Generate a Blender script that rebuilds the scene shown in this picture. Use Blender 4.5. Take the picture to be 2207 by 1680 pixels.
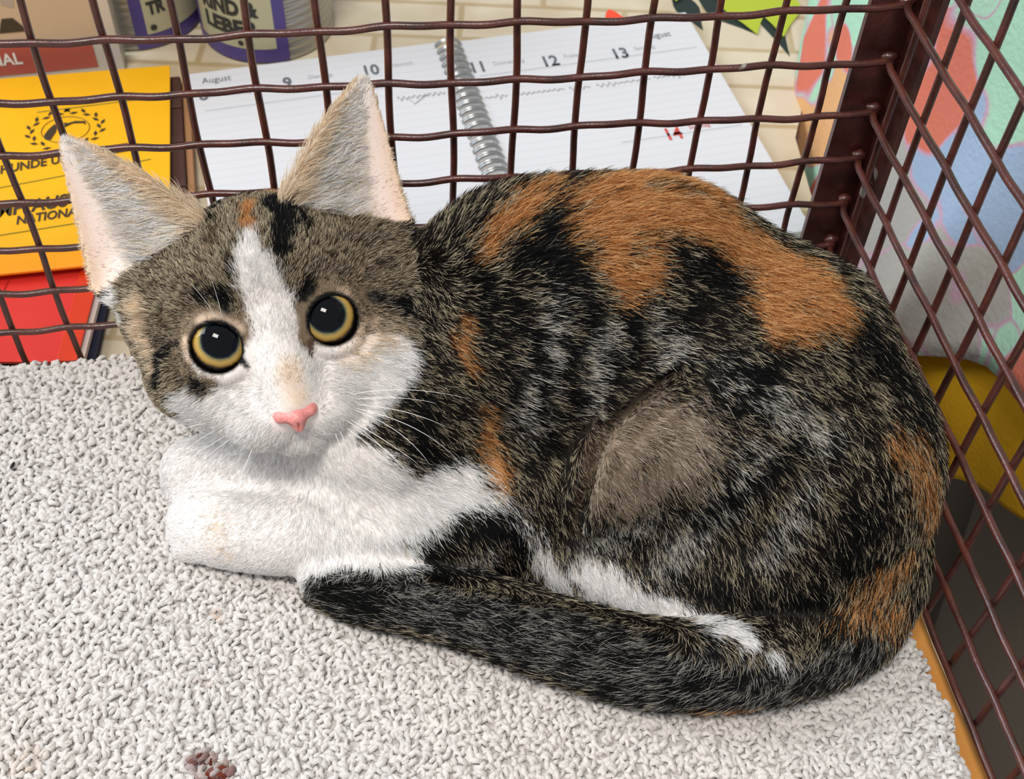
import bpy, bmesh, math, random
import numpy as np
from mathutils import Vector, Matrix
from mathutils.bvhtree import BVHTree
for o in list(bpy.data.objects): bpy.data.objects.remove(o)
rng=np.random.default_rng(7); random.seed(7)
SC=bpy.context.scene; COL=SC.collection
# ---------------------------------------------------------------- camera
IW,IH,FPX=2207,1680,2651.67
def _rot(rx,ry,rz):
    cx,sx=np.cos(rx),np.sin(rx);cy,sy=np.cos(ry),np.sin(ry);cz,sz=np.cos(rz),np.sin(rz)
    return np.array([[cz,-sz,0],[sz,cz,0],[0,0,1]])@np.array([[cy,0,sy],[0,1,0],[-sy,0,cy]])@np.array([[1,0,0],[0,cx,-sx],[0,sx,cx]])
MR=_rot(.6811,-.0287,-.1115)
CELL=.02                                   # mesh width of the cage wire
CAM=np.array([5.8241*CELL,-15.5666*CELL,(9.7066+8.3)*CELL])
cd=bpy.data.cameras.new('camera'); cam=bpy.data.objects.new('camera',cd); COL.objects.link(cam)
cd.sensor_fit='HORIZONTAL'; cd.sensor_width=36; cd.lens=FPX/IW*36; cd.clip_start=.01; cd.clip_end=20
mw=Matrix.Identity(4)
for i in range(3):
    for j in range(3): mw[i][j]=MR[i,j]
    mw[i][3]=CAM[i]
cam.matrix_world=mw; SC.camera=cam
cd.dof.use_dof=True; cd.dof.focus_distance=.375; cd.dof.aperture_fstop=26
# ---------------------------------------------------------------- light
wd=bpy.data.worlds.new('world'); SC.world=wd; wd.use_nodes=True
bg=wd.node_tree.nodes['Background']; bg.inputs[0].default_value=(.93,.95,1,1); bg.inputs[1].default_value=.42
def area(name,loc,target,sx,sy,power,col):
    l=bpy.data.lights.new(name,'AREA'); l.shape='RECTANGLE'; l.size=sx; l.size_y=sy; l.energy=power; l.color=col
    o=bpy.data.objects.new(name,l); COL.objects.link(o); o.location=loc
    o.rotation_euler=(Vector(target)-Vector(loc)).to_track_quat('-Z','Y').to_euler(); return o
area('ceiling_lamp_offscreen',(-.15,-.55,1.75),(.12,-.05,0),.55,.35,20,(1,.96,.90))
area('window_left_offscreen',(-1.5,.55,1.25),(.1,0,0),1.0,1.1,26,(.86,.93,1))
vs=SC.view_settings
SC.display_settings.display_device='sRGB'
vs.view_transform='Standard'; vs.look='None'; vs.gamma=1; vs.use_curve_mapping=False; vs.exposure=0.38
# ---------------------------------------------------------------- helpers
def lin(c):
    c=np.asarray(c,float)/255; return np.where(c<=.04045,c/12.92,((c+.055)/1.055)**2.4)
def rgba(c): return tuple(float(v) for v in lin(c))+(1.,)
def ray(x,y): return MR@np.array([(x-IW/2)/FPX,-(y-IH/2)/FPX,-1.])
def at_z(x,y,z): d=ray(x,y); return CAM+(z-CAM[2])/d[2]*d
def at_x(x,y,X): d=ray(x,y); return CAM+(X-CAM[0])/d[0]*d
class NT:
    def __init__(s,name):
        s.m=bpy.data.materials.new(name); s.m.use_nodes=True; s.t=s.m.node_tree; s.b=s.t.nodes['Principled BSDF']
        s.out=s.t.nodes['Material Output']
    def n(s,typ,**kw):
        nd=s.t.nodes.new(typ)
        for k,v in kw.items():
            if k.startswith('i_'):
                nd.inputs[int(k[2:]) if k[2:].isdigit() else k[2:].replace('_',' ')].default_value=v
            else: setattr(nd,k,v)
        return nd
    def l(s,a,b): s.t.links.new(a,b)
    def ramp(s,fac,stops,interp='LINEAR'):
        r=s.n('ShaderNodeValToRGB'); r.color_ramp.interpolation=interp
        e=r.color_ramp.elements
        while len(e)<len(stops): e.new(.5)
        for x,(p,c) in zip(e,stops): x.position=p; x.color=c if len(c)==4 else rgba(c)
        s.l(fac,r.inputs[0]); return r.outputs[0]
def mat(name,col,rough=.6,spec=.4,metal=0.,noise=None,bump=None,**kw):
    t=NT(name); b=t.b
    b.inputs['Base Color'].default_value=rgba(col); b.inputs['Roughness'].default_value=rough
    b.inputs['Specular IOR Level'].default_value=spec; b.inputs['Metallic'].default_value=metal
    if noise or bump: tc=t.n('ShaderNodeTexCoord')
    if noise:       # (scale, second colour, amount)
        nz=t.n('ShaderNodeTexNoise',i_Scale=noise[0],i_Detail=6.); t.l(tc.outputs['Object'],nz.inputs['Vector'])
        lo=.5-.25/max(noise[2],.01); hi=.5+.25/max(noise[2],.01)
        t.l(t.ramp(nz.outputs[0],[(max(.0,lo),col),(min(1,hi),noise[1])]),b.inputs['Base Color'])
    if bump:
        nz=t.n('ShaderNodeTexNoise',i_Scale=bump[0],i_Detail=4.); t.l(tc.outputs['Object'],nz.inputs['Vector'])
        bp=t.n('ShaderNodeBump',i_Strength=bump[1],i_Distance=bump[2]); t.l(nz.outputs[0],bp.inputs['Height']); t.l(bp.outputs[0],b.inputs['Normal'])
    return t.m
def mesh_obj(name,V,F,m,parent=None,smooth=False):
    me=bpy.data.meshes.new(name); me.from_pydata([tuple(map(float,v)) for v in V],[],[tuple(map(int,f)) for f in F]); me.update()
    if smooth: me.polygons.foreach_set('use_smooth',[True]*len(me.polygons))
    o=bpy.data.objects.new(name,me); COL.objects.link(o)
    if m: me.materials.append(m)
    if parent: o.parent=parent
    return o
def bm_obj(name,bm,m,parent=None,smooth=False):
    me=bpy.data.meshes.new(name); bm.to_mesh(me); bm.free()
    if smooth: me.polygons.foreach_set('use_smooth',[True]*len(me.polygons))
    o=bpy.data.objects.new(name,me); COL.objects.link(o)
    if m: me.materials.append(m)
    if parent: o.parent=parent
    return o
def empty(name,loc=(0,0,0),rz=0):
    o=bpy.data.objects.new(name,None); COL.objects.link(o); o.location=loc; o.rotation_euler=(0,0,rz); o.empty_display_size=.01; return o
def tag(o,label=None,cat=None,group=None,kind=None):
    if label:o['label']=label
    if cat:o['category']=cat
    if group:o['group']=group
    if kind:o['kind']=kind
    return o
def tube(pts,rad,n=8,caps=True):
    P=np.asarray(pts,float); k=len(P); rad=np.broadcast_to(np.asarray(rad,float),(k,))
    T=np.gradient(P,axis=0); T/=np.linalg.norm(T,axis=1)[:,None]+1e-12
    ref=np.array([0,0,1.]) if abs(T[0,2])<.9 else np.array([1.,0,0])
    V=[];u=np.cross(T[0],ref);u/=np.linalg.norm(u)
    a=np.arange(n)*2*np.pi/n
    for i in range(k):
        u=u-T[i]*(u@T[i]);u/=np.linalg.norm(u);w=np.cross(T[i],u)
        V.append(P[i]+rad[i]*(np.cos(a)[:,None]*u+np.sin(a)[:,None]*w))
    V=np.concatenate(V);F=[]
    for i in range(k-1):
        for j in range(n):
            F.append((i*n+j,i*n+(j+1)%n,(i+1)*n+(j+1)%n,(i+1)*n+j))
    if caps: F.append(tuple(range(n))[::-1]); F.append(tuple((k-1)*n+j for j in range(n)))
    return V,F
def box(x0,x1,y0,y1,z0,z1,bev=0.):
    bm=bmesh.new(); bmesh.ops.create_cube(bm,size=1)
    bmesh.ops.scale(bm,vec=(x1-x0,y1-y0,z1-z0),verts=bm.verts); bmesh.ops.translate(bm,vec=((x0+x1)/2,(y0+y1)/2,(z0+z1)/2),verts=bm.verts)
    if bev: bmesh.ops.bevel(bm,geom=list(bm.edges),offset=bev,segments=2,affect='EDGES',profile=.5)
    return bm
def poly_slab(pts,z0,z1):
    bm=bmesh.new(); vs_=[bm.verts.new((p[0],p[1],z0)) for p in pts]; f=bm.faces.new(vs_)
    r=bmesh.ops.extrude_face_region(bm,geom=[f]); bmesh.ops.translate(bm,vec=(0,0,z1-z0),verts=[v for v in r['geom'] if isinstance(v,bmesh.types.BMVert)])
    bmesh.ops.recalc_face_normals(bm,faces=bm.faces); return bm
def text_mesh(s,size,shear=0.,align='LEFT',bold=0.,ext=0.):
    c=bpy.data.curves.new('lettering','FONT'); c.body=s; c.size=size; c.shear=shear; c.align_x=align; c.offset=bold; c.extrude=ext; c.resolution_u=3
    o=bpy.data.objects.new('lettering',c); COL.objects.link(o)
    dg=bpy.context.evaluated_depsgraph_get(); me=bpy.data.meshes.new_from_object(o.evaluated_get(dg))
    bpy.data.objects.remove(o); bpy.data.curves.remove(c)
    V=np.zeros(len(me.vertices)*3); me.vertices.foreach_get('co',V); V=V.reshape(-1,3); F=[tuple(p.vertices) for p in me.polygons]
    bpy.data.meshes.remove(me); return V,F
def flat_text(name,s,size,loc,parent,m,rz=0.,**kw):
    V,F=text_mesh(s,size,**kw); V=V.copy(); V[:,2]+=0
    o=mesh_obj(name,V,F,m,parent); o.location=loc; o.rotation_euler=(0,0,rz); return o
# ---------------------------------------------------------------- setting
ZT=-.014
t=NT('floor_lino'); tc=t.n('ShaderNodeTexCoord'); nz=t.n('ShaderNodeTexNoise',i_Scale=9.,i_Detail=8.); t.l(tc.outputs['Object'],nz.inputs['Vector'])
t.l(t.ramp(nz.outputs[0],[(.3,(92,88,84)),(.7,(112,105,96))]),t.b.inputs['Base Color']); t.b.inputs['Roughness'].default_value=.5
fl=bm_obj('floor',box(-1.5,1.9,-1.6,1.8,-.80,-.74),t.m); tag(fl,kind='structure')
# table with a printed oilcloth of pale bricks
t=NT('oilcloth'); tc=t.n('ShaderNodeTexCoord'); mp=t.n('ShaderNodeMapping'); mp.inputs['Rotation'].default_value=(0,0,math.radians(8)); t.l(tc.outputs['Object'],mp.inputs[0])
br=t.n('ShaderNodeTexBrick',i_Scale=1.); br.inputs['Color1'].default_value=rgba((206,197,178)); br.inputs['Color2'].default_value=rgba((194,183,160)); br.inputs['Mortar'].default_value=rgba((176,160,128))
br.inputs['Brick Width'].default_value=.085; br.inputs['Row Height'].default_value=.03; br.inputs['Mortar Size'].default_value=.0022; br.inputs['Mortar Smooth'].default_value=.6
t.l(mp.outputs[0],br.inputs['Vector'])
nz=t.n('ShaderNodeTexNoise',i_Scale=26.,i_Detail=7.); t.l(mp.outputs[0],nz.inputs['Vector'])
mx=t.n('ShaderNodeMix',data_type='RGBA',blend_type='MULTIPLY'); mx.inputs[0].default_value=.55; t.l(br.outputs[0],mx.inputs[6]); t.l(t.ramp(nz.outputs[0],[(.32,(206,186,150)),(.62,(255,252,246))]),mx.inputs[7])
t.l(mx.outputs[2],t.b.inputs['Base Color']); t.b.inputs['Roughness'].default_value=.45
M_OIL=t.m
M_WOODD=mat('table_wood',(120,84,52),.5,.4,noise=(30,(96,64,38),.6))
tab=empty('table',(.0,.1,-.74)); tag(tab,'table covered with a pale brick-print oilcloth, under the wire cage','table')
def child(o,p):
    o.parent=p; o.matrix_parent_inverse=Matrix.Translation(-Vector(p.location)); return o
EDGE=[(.292,-.62),(.292,-.06),(.305,.04),(.312,.13),(.335,.185),(.372,.25),(.392,.60)]
PO=[(-.85,.60),(-.85,-.62)]+EDGE
child(bm_obj('table_top',poly_slab(PO,ZT-.03,ZT-.0012),M_WOODD),tab)
cl=child(bm_obj('oilcloth',poly_slab(PO,ZT-.0011,ZT),M_OIL),tab)
for x,y in((-.78,.52),(-.78,-.55),(.22,-.55),(.30,.52)): child(bm_obj('leg',box(x-.025,x+.025,y-.025,y+.025,-.74,ZT-.03,.004),M_WOODD),tab)
# flat flower print on the oilcloth
def leaf(p,ang,L,w,m,k,name='printed_leaf'):
    V=[];n=10
    for i in range(n+1):
        s=i/n; h=w*math.sin(math.pi*min(1,s**.75))*(1-.15*math.sin(9*s))
        V+= [(s*L,h,0),(s*L,-h,0)]
    F=[(2*i,2*i+1,2*i+3,2*i+2) for i in range(n)]
    c,s_=math.cos(ang),math.sin(ang)
    V=[(p[0]+c*x-s_*y,p[1]+s_*x+c*y,ZT+.00015+.00006*k+(.0007 if m is M_LG else 0)) for x,y,z in V]
    o=mesh_obj(name,V,F,m); o.parent=cl
    return o
M_LD=mat('print_dark_green',(26,40,34),.5); M_LG=mat('print_lime',(164,178,44),.5); M_FR=mat('print_red',(226,72,42),.5)
R_=math.radians
for k,(x,y,a,L,w,m) in enumerate([(1450,-25,-78,.040,.006,M_LD),(1500,-25,-62,.050,.009,M_LD),(1578,-40,-88,.050,.011,M_LG),(1618,-35,-86,.066,.006,M_LD),(1665,-40,-98,.052,.011,M_LG),
      (1705,-60,-60,.056,.009,M_LG),(1740,-80,-70,.05,.007,M_LD),(1545,-60,-70,.042,.014,M_FR),(1312,22,-80,.020,.0045,M_FR),(1480,-80,-110,.04,.01,M_LG)]):
    p=at_z(x,y,ZT); leaf(p,R_(a),L,w,m,k)
# ---------------------------------------------------------------- cage
t=NT('cage_paint'); tc=t.n('ShaderNodeTexCoord')
n1=t.n('ShaderNodeTexNoise',i_Scale=120.,i_Detail=6.); n2=t.n('ShaderNodeTexNoise',i_Scale=42.,i_Detail=3.); n3=t.n('ShaderNodeTexNoise',i_Scale=900.,i_Detail=2.)
for n_ in(n1,n2,n3): t.l(tc.outputs['Object'],n_.inputs['Vector'])
c1=t.ramp(n1.outputs[0],[(.3,(52,27,22)),(.65,(86,42,34))])
chip=t.ramp(n2.outputs[0],[(.735,(0,0,0)),(.75,(255,255,255))])
mx=t.n('ShaderNodeMix',data_type='RGBA'); t.l(chip,mx.inputs[0]); t.l(c1,mx.inputs[6]); mx.inputs[7].default_value=rgba((150,145,138))
t.l(mx.outputs[2],t.b.inputs['Base Color']); t.b.inputs['Roughness'].default_value=.34; t.b.inputs['Specular IOR Level'].default_value=.6
bp=t.n('ShaderNodeBump',i_Strength=.25,i_Distance=.0004); t.l(n3.outputs[0],bp.inputs['Height']); t.l(bp.outputs[0],t.b.inputs['Normal'])
M_CAGE=t.m
M_BOARD=mat('cage_board',(206,146,70),.55,.4,noise=(24,(176,112,46),.7))
cage=empty('wire_cage',(.12,-.1,ZT)); tag(cage,'dark brown painted wire mesh cage around the kitten, corner post at the right','cage')
z0=8.3
def wpath(p,q,amp,ph,n):
    p=np.asarray(p);q=np.asarray(q); s=np.linspace(0,1,n)[:,None]; return p+(q-p)*s
WR=.00118
def wire(P,r=WR,n=8):
    V,F=tube(P,r,n); o=mesh_obj('wire',V,F,M_CAGE,None,True); return child(o,cage)
# back panel
for c in range(-5,14):
    z=np.linspace((z0+3.4)*CELL,(z0-8.35)*CELL,48); r=z0-z/CELL
    jx=.0004*np.sin(r*1.7+c*2.1)+.0007*math.sin(c*5.3)
    wire(np.stack([c*CELL+jx,np.full(48,.0010)+.0002*np.sin(r*6.283),z],1))
for r in range(-3,9):
    x=np.linspace(-5.4*CELL,13.98*CELL,150); u=x/CELL
    dz=.00035*np.sin(u*3.1416+r)+.0005*np.sin(u*.9+r*1.9)
    P=np.stack([x,-.0011+.00035*np.cos(u*6.283),(z0-r)*CELL+dz],1)
    wire(P)
# right panel
def rp(i,j): return np.array([13.8588*CELL+.046*CELL*(i+.568),-(i+.568)*CELL,(z0-(j-.093)*1.0111)*CELL])
for i in range(0,15):
    j=np.linspace(-3.4,8.05,48); P=np.array([rp(i+.02*math.sin(k*1.3+i),k) for k in j]); P[:,0]+=.0009; wire(P)
for j in range(-3,9):
    i=np.linspace(-.42,14.4,120); P=np.array([rp(k,j) for k in i]); P[:,2]+=.00025*np.sin(i*3.1+j)+.0003*np.sin(i*.7+j*2); P[:,0]+=-.0011+.00012*np.cos(i*6.283)
    P[:2,0]+=[.0016,.0004]
    wire(P)
# angle-iron corner post behind the wires
bm=bmesh.new(); X1=.2836;Y1=.0038
prof=[(.2690,Y1),(X1,Y1),(X1,-.0115),(X1+.0022,-.0115),(X1+.0022,Y1+.0022),(.2690,Y1+.0022)]
v0=[bm.verts.new((x,y,-.002)) for x,y in prof]; f=bm.faces.new(v0)
r=bmesh.ops.extrude_face_region(bm,geom=[f]); bmesh.ops.translate(bm,vec=(0,0,.24),verts=[v for v in r['geom'] if isinstance(v,bmesh.types.BMVert)])
bmesh.ops.recalc_face_normals(bm,faces=bm.faces)
child(bm_obj('corner_post',bm,M_CAGE),cage)
# weld beads where the wires meet the post
for r in range(-3,9):
    bm=bmesh.new(); bmesh.ops.create_icosphere(bm,subdivisions=2,radius=.0019)
    for v in bm.verts: v.co*=1+.25*math.sin(v.co.x*3000+r)*math.cos(v.co.z*2500); v.co.x*=1.5
    bmesh.ops.translate(bm,vec=(.2792,.0012,(z0-r)*CELL+.0002),verts=bm.verts); child(bm_obj('weld_bead',bm,M_CAGE,None,True),cage)
wire(np.stack([np.full(20,.2797),np.full(20,.0006),np.linspace(.236,-.001,20)],1),.0011)
# bottom rail of the right panel and floor board
child(bm_obj('bottom_rail',(lambda b:b)(box(.0,.006,-.30,.0,.0,.0015)),M_CAGE),cage)
rail=cage.children[-1]; rail.matrix_parent_inverse=Matrix.Translation(-Vector(cage.location))@Matrix.Translation((.2850,-.012,.0))@Matrix.Rotation(math.radians(2.63),4,'Z')
bd=poly_slab([(-.11,-.33),(-.11,.0045),(.2840,.0045),(.2840,-.14),(.2868,-.19),(.2940,-.33)],ZT,-.0002)
child(bm_obj('floor_board',bd,M_BOARD),cage)
# ---------------------------------------------------------------- towel
M_PILE=None
t=NT('terry'); at=t.n('ShaderNodeVertexColor',layer_name='Col'); t.l(at.outputs[0],t.b.inputs['Base Color']); t.b.inputs['Roughness'].default_value=.9; t.b.inputs['Specular IOR Level'].default_value=.15
t.b.inputs['Sheen Weight'].default_value=.3
nzp=t.n('ShaderNodeTexNoise',i_Scale=1900.,i_Detail=3.); tcp=t.n('ShaderNodeTexCoord'); t.l(tcp.outputs['Object'],nzp.inputs['Vector']); bpp=t.n('ShaderNodeBump',i_Strength=.6,i_Distance=.0005); t.l(nzp.outputs[0],bpp.inputs['Height']); t.l(bpp.outputs[0],t.b.inputs['Normal'])
M_PILE=t.m
def tw_edge_r(y): return .2764+.0012*np.sin(y*140)+.0010*np.sin(y*333+1)+.012*np.clip(-.13-y,0,1)*.35
def tw_z(x,y): return .0092+.0012*np.sin(x*37+1)*np.sin(y*41)+.0006*np.sin(x*91+y*60)+.0016*np.exp(-((y+.004)/.02)**2)
nx,ny=120,90
xs=np.linspace(0,1,nx);ys=np.linspace(-.292,-.0045,ny)
V=[];F=[]
for y in ys:
    xr=tw_edge_r(y)
    for s in xs:
        x=-.10+(xr+.10)*s; e=min(1,min(s*(xr+.10),(1-s)*(xr+.10))/.004); V.append((x,y,tw_z(x,y)*math.sqrt(max(e,.02))))
for j in range(ny-1):
    for i in range(nx-1): a=j*nx+i; F.append((a,a+1,a+nx+1,a+nx))
b=len(V)
V+=[(v[0],v[1],.0004) for v in V]
F+=[tuple(b+k for k in f[::-1]) for f in F]
loop=[i for i in range(nx)]+[j*nx+nx-1 for j in range(1,ny)]+[(ny-1)*nx+i for i in range(nx-2,-1,-1)]+[j*nx for j in range(ny-2,0,-1)]
for a,c in zip(loop,loop[1:]+loop[:1]): F.append((a,b+a,b+c,c))
towel=mesh_obj('towel',V,F,mat('towel_ground',(190,185,181),.95,.1,bump=(900,.6,.001)),None,True)
tag(towel,'white terry towel with curly loop pile on the cage floor under the kitten','towel')
N=40000
gx=rng.uniform(-.085,.2765,N*2); gy=rng.uniform(-.245,-.0045,N*2)
# blue-noise-ish: jittered grid
step=.00192; GX,GY=np.meshgrid(np.arange(-.085,.278,step),np.arange(-.245,-.0045,step))
gx=(GX+rng.uniform(-.5,.5,GX.shape)*step*1.1).ravel(); gy=(GY+rng.uniform(-.5,.5,GY.shape)*step*1.1).ravel()
ok=(gx<tw_edge_r(gy)+.0006)
# no pile where the kitten's body presses it flat
foot=((gx-.185)/.088)**2+((gy+.075)/.052)**2<1
foot|=((gx-.105)/.05)**2+((gy+.075)/.025)**2<1
foot|=((gx-.25)/.03)**2+((gy+.10)/.04)**2<1
ok&=~foot
gx=gx[ok];gy=gy[ok];N=len(gx)
K=5;SD=5
th=np.linspace(-.25,1.12,K)*np.pi
ang=rng.uniform(0,2*np.pi,N); R=rng.uniform(.0009,.0015,N); tilt=rng.normal(0,.6,N); tr=rng.uniform(.00072,.00112,N)
edge=np.maximum(0,1-(tw_edge_r(gy)-gx)/.004)
ca,sa=np.cos(ang),np.sin(ang)
h=tw_z(gx,gy)-edge*.0035
PV=np.zeros((N,K,SD,3),np.float32)
for k in range(K):
    lx=-R*np.cos(th[k]); lz=R*(np.sin(th[k]))*1.05+.0003
    ly=lz*np.sin(tilt); lz2=lz*np.cos(tilt); tw=np.sin(th[k]*1.7+ang*3)*R*.5
    cx=gx+ca*lx-sa*(ly+tw); cy=gy+sa*lx+ca*(ly+tw); cz=h+lz2
    # frame: radial in the loop plane and binormal
    rx_=-np.cos(th[k]); rz_=np.sin(th[k])
    rad=np.stack([ca*rx_-sa*rz_*np.sin(tilt),sa*rx_+ca*rz_*np.sin(tilt),rz_*np.cos(tilt)],1)
    bi=np.stack([-sa*np.cos(tilt),ca*np.cos(tilt),-np.sin(tilt)],1)
    for q in range(SD):
        a=2*np.pi*q/SD+.4
        PV[:,k,q]=np.stack([cx,cy,cz],1)+(tr*(1-.25*(k in(0,K-1))))[:,None]*(math.cos(a)*rad+math.sin(a)*bi)
PV[...,1]=np.minimum(PV[...,1],-.0026)
base=(np.arange(N)*K*SD)[:,None,None,None]
kk=np.arange(K-1)[None,:,None,None]; qq=np.arange(SD)[None,None,:,None]
quad=np.concatenate([base+kk*SD+qq,base+kk*SD+(qq+1)%SD,base+(kk+1)*SD+(qq+1)%SD,base+(kk+1)*SD+qq],3).reshape(-1,4)
me=bpy.data.meshes.new('pile'); me.vertices.add(N*K*SD); me.vertices.foreach_set('co',PV.ravel())
def set_quads(me,Q):
    me.loops.add(Q.size); me.loops.foreach_set('vertex_index',Q.ravel().astype(np.int32)); me.polygons.add(len(Q))
    me.polygons.foreach_set('loop_start',np.arange(0,Q.size,Q.shape[1],dtype=np.int32)); me.polygons.foreach_set('use_smooth',np.ones(len(Q),bool)); me.update(calc_edges=True); me.validate()
set_quads(me,quad)
base_c=lin((206,201,197)); cc=np.tile(base_c,(N,1))*rng.uniform(.90,1.05,(N,1))
warm=.5+.5*np.sin(gx*31+gy*22); cc*=np.stack([np.ones(N),1-.02*warm,1-.05*warm],1)
for px_,py_,r_,col,st in [(440,1650,.0040,(92,34,18),1.),(470,1672,.0040,(100,40,24),1.),(425,1635,.0026,(92,36,22),.9),(55,1640,.004,(196,176,158),.6),(190,970,.0012,(150,110,90),.7),(440,1470,.0018,(196,176,164),.6),(470,1320,.0014,(190,160,140),.6)]:
    p=at_z(px_,py_,.011); d=np.hypot(gx-p[0],gy-p[1])+.0012*np.sin(gx*2300)*np.sin(gy*2100)
    a=np.clip(1.5-d/r_,0,1)[:,None]*st*np.where(rng.random((N,1))<.85,1,.3); cc=cc*(1-a)+lin(col)*a
ca_=me.color_attributes.new('Col','FLOAT_COLOR','POINT')
full=np.ones((N*K*SD,4),np.float32); full[:,:3]=np.repeat(cc,K*SD,0); ca_.data.foreach_set('color',full.ravel())
pile=bpy.data.objects.new('pile',me); COL.objects.link(pile); me.materials.append(M_PILE); pile.parent=towel; tag(pile,kind='stuff')
print('pile loops',N)
# ---------------------------------------------------------------- things on the table behind the cage
def inv(p): return Matrix.Translation(-Vector(p.location))
def at(o,p):
    o.parent=p; return o
t=NT('planner_paper'); tc=t.n('ShaderNodeTexCoord'); sp=t.n('ShaderNodeSeparateXYZ'); t.l(tc.outputs['Object'],sp.inputs[0])
m1=t.n('ShaderNodeMath',operation='MULTIPLY'); t.l(sp.outputs[1],m1.inputs[0]); m1.inputs[1].default_value=1/.0052
m2=t.n('ShaderNodeMath',operation='FRACT'); t.l(m1.outputs[0],m2.inputs[0])
t.l(t.ramp(m2.outputs[0],[(.0,(186,187,194)),(.05,(186,187,194)),(.08,(200,200,204)),(1,(200,200,204))]),t.b.inputs['Base Color']); t.b.inputs['Roughness'].default_value=.6
M_PAGE=t.m
M_INK=mat('ink_grey',(92,96,104),.6); M_PEN=mat('pen_grey',(168,168,174),.6); M_RED=mat('ink_red',(186,66,58),.6); M_HDR=mat('spine_white',(188,186,184),.6); M_RULE=mat('header_rule',(196,198,202),.6)
M_TAN=mat('card_tan',(206,170,120),.6); M_RING=mat('ring_steel',(176,178,178),.28,.5,.9)
pl=empty('spiral_planner',(.1522,.2062,ZT),R_(8.0)); tag(pl,'open spiral-bound weekly planner with white ruled pages on the table','planner')
PH=.165
at(bm_obj('cover',box(-.1265,.1295,-PH-.001,.0,.0003,.0018,.0004),M_TAN),pl)
zl,zr=.0085,.0075
at(bm_obj('spine_paper',box(-.0056,.0056,-PH,.0,.0018,.0030),M_HDR),pl)
at(bm_obj('left_page',box(-.126,-.0055,-PH,.0,.0018,zl,.0005),M_PAGE),pl)
at(bm_obj('right_page',box(.0055,.126,-PH,.0,.0018,zr,.0005),M_PAGE),pl)
Mi=Matrix.Rotation(-R_(8.0),4,'Z')@Matrix.Translation((-.1522,-.2062,-ZT))
def loc(x,y,z): p=at_z(x,y,ZT+z); return Mi@Vector(p)
def ptext(s,x,y,size,m,z,sx=.8,bold=.0,name='date'):
    V,F=text_mesh(s,size,bold=bold); V=V.copy(); V[:,0]*=sx; V-=0
    p=loc(x,y,z); o=mesh_obj(name,V,F,m,pl); o.location=(p.x,p.y,z+.0002); return o
for s_,x,y,sz,m,z,nm in [('8',430,217,.011,M_INK,zl,'date'),('9',612,190,.011,M_INK,zl,'date'),('10',782,164,.011,M_INK,zl,'date'),('11',1014,158,.0115,M_INK,zr,'date'),('12',1170,145,.0115,M_INK,zr,'date'),('13',1322,128,.0115,M_INK,zr,'date'),('14',1436,303,.0115,M_RED,zr,'date'),
      ('August',436,181,.0062,M_INK,zl,'month'),('August',1392,85,.0062,M_INK,zr,'month'),
      ('Montag',500,205,.0038,M_PEN,zl,'weekday'),('Dienstag',664,171,.0042,M_PEN,zl,'weekday'),('Mittwoch',836,146,.0042,M_PEN,zl,'weekday'),('Donnerstag',1064,142,.0042,M_PEN,zr,'weekday'),('Freitag',1216,126,.0042,M_PEN,zr,'weekday'),('Samstag',1368,109,.0042,M_PEN,zr,'weekday'),('Sonntag',1486,279,.0042,M_RED,zr,'weekday')]:
    ptext(s_,x,y,sz,m,z,.78,.0003 if nm=='date' else 0,nm)
for x0,x1,y,z in((-.121,-.009,-.030,zl),(.010,.121,-.030,zr),(.062,.121,-.092,zr)):
    at(mesh_obj('header_rule',[(x0,y,z+.0002),(x1,y,z+.0002),(x1,y+.0016,z+.0002),(x0,y+.0016,z+.0002)],[(0,1,2,3)],M_RULE),pl)
# pencilled notes
def scribble(name,x0,y0,x1,y1,n,amp,z,seed,m):
    r=np.random.default_rng(seed); a=np.array(loc(x0,y0,z)); b=np.array(loc(x1,y1,z)); d=b-a; L=np.linalg.norm(d); d/=L; w=np.array([-d[1],d[0],0])
    k=n*10; s=np.linspace(0,1,k); ph=s*n*6.283
    e=np.repeat(r.uniform(.3,1.3,n),10); e2=np.where(np.repeat(r.random(n),10)<.25,1.8,1)
    P=a+d*(s*L+amp*.5*np.sin(ph*2+1)*.6)[:,None]+w*(amp*np.sin(ph)*e*e2)[:,None]; P[:,2]=z+.00025
    V,F=tube(P,.00022,4); at(mesh_obj(name,V,F,m),pl)
scribble('handwriting',856,214,958,200,9,.0013,zl,1,M_PEN); scribble('handwriting',1046,212,1092,206,4,.0013,zr,2,M_PEN); scribble('handwriting',1104,206,1215,192,10,.0012,zr,3,M_PEN)
scribble('handwriting',1226,192,1270,187,4,.0013,zr,4,M_PEN); scribble('handwriting',1285,186,1400,170,9,.0013,zr,5,M_PEN); scribble('handwriting',1408,168,1475,160,6,.0013,zr,6,M_PEN)
P=[tuple(loc(x,y,zl+.00025)) for x,y in((880,212),(894,224),(922,202))]; V,F=tube(np.array(P),.00025,4); at(mesh_obj('handwriting',V,F,M_PEN),pl)
# coil
a=np.linspace(-.15,1.15,11)*np.pi
ring=None
for k in range(30):
    y=-.004-k*.00545
    if ring is None:
        V=[];F=[]
        for dy in(-.0007,.0007):
            Pq=np.stack([-.0072*np.cos(a),np.full(11,dy)+.0012*np.sin(a*.5),.0055+.0062*np.sin(a)],1); v,f=tube(Pq,.0006,6); F+=[tuple(i+len(V) for i in q) for q in f]; V+=list(v)
        ring=mesh_obj('ring',V,F,M_RING,pl,True); o=ring
    else: o=ring.copy(); COL.objects.link(o); o.parent=pl
    o.location=(0,y,0)
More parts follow.
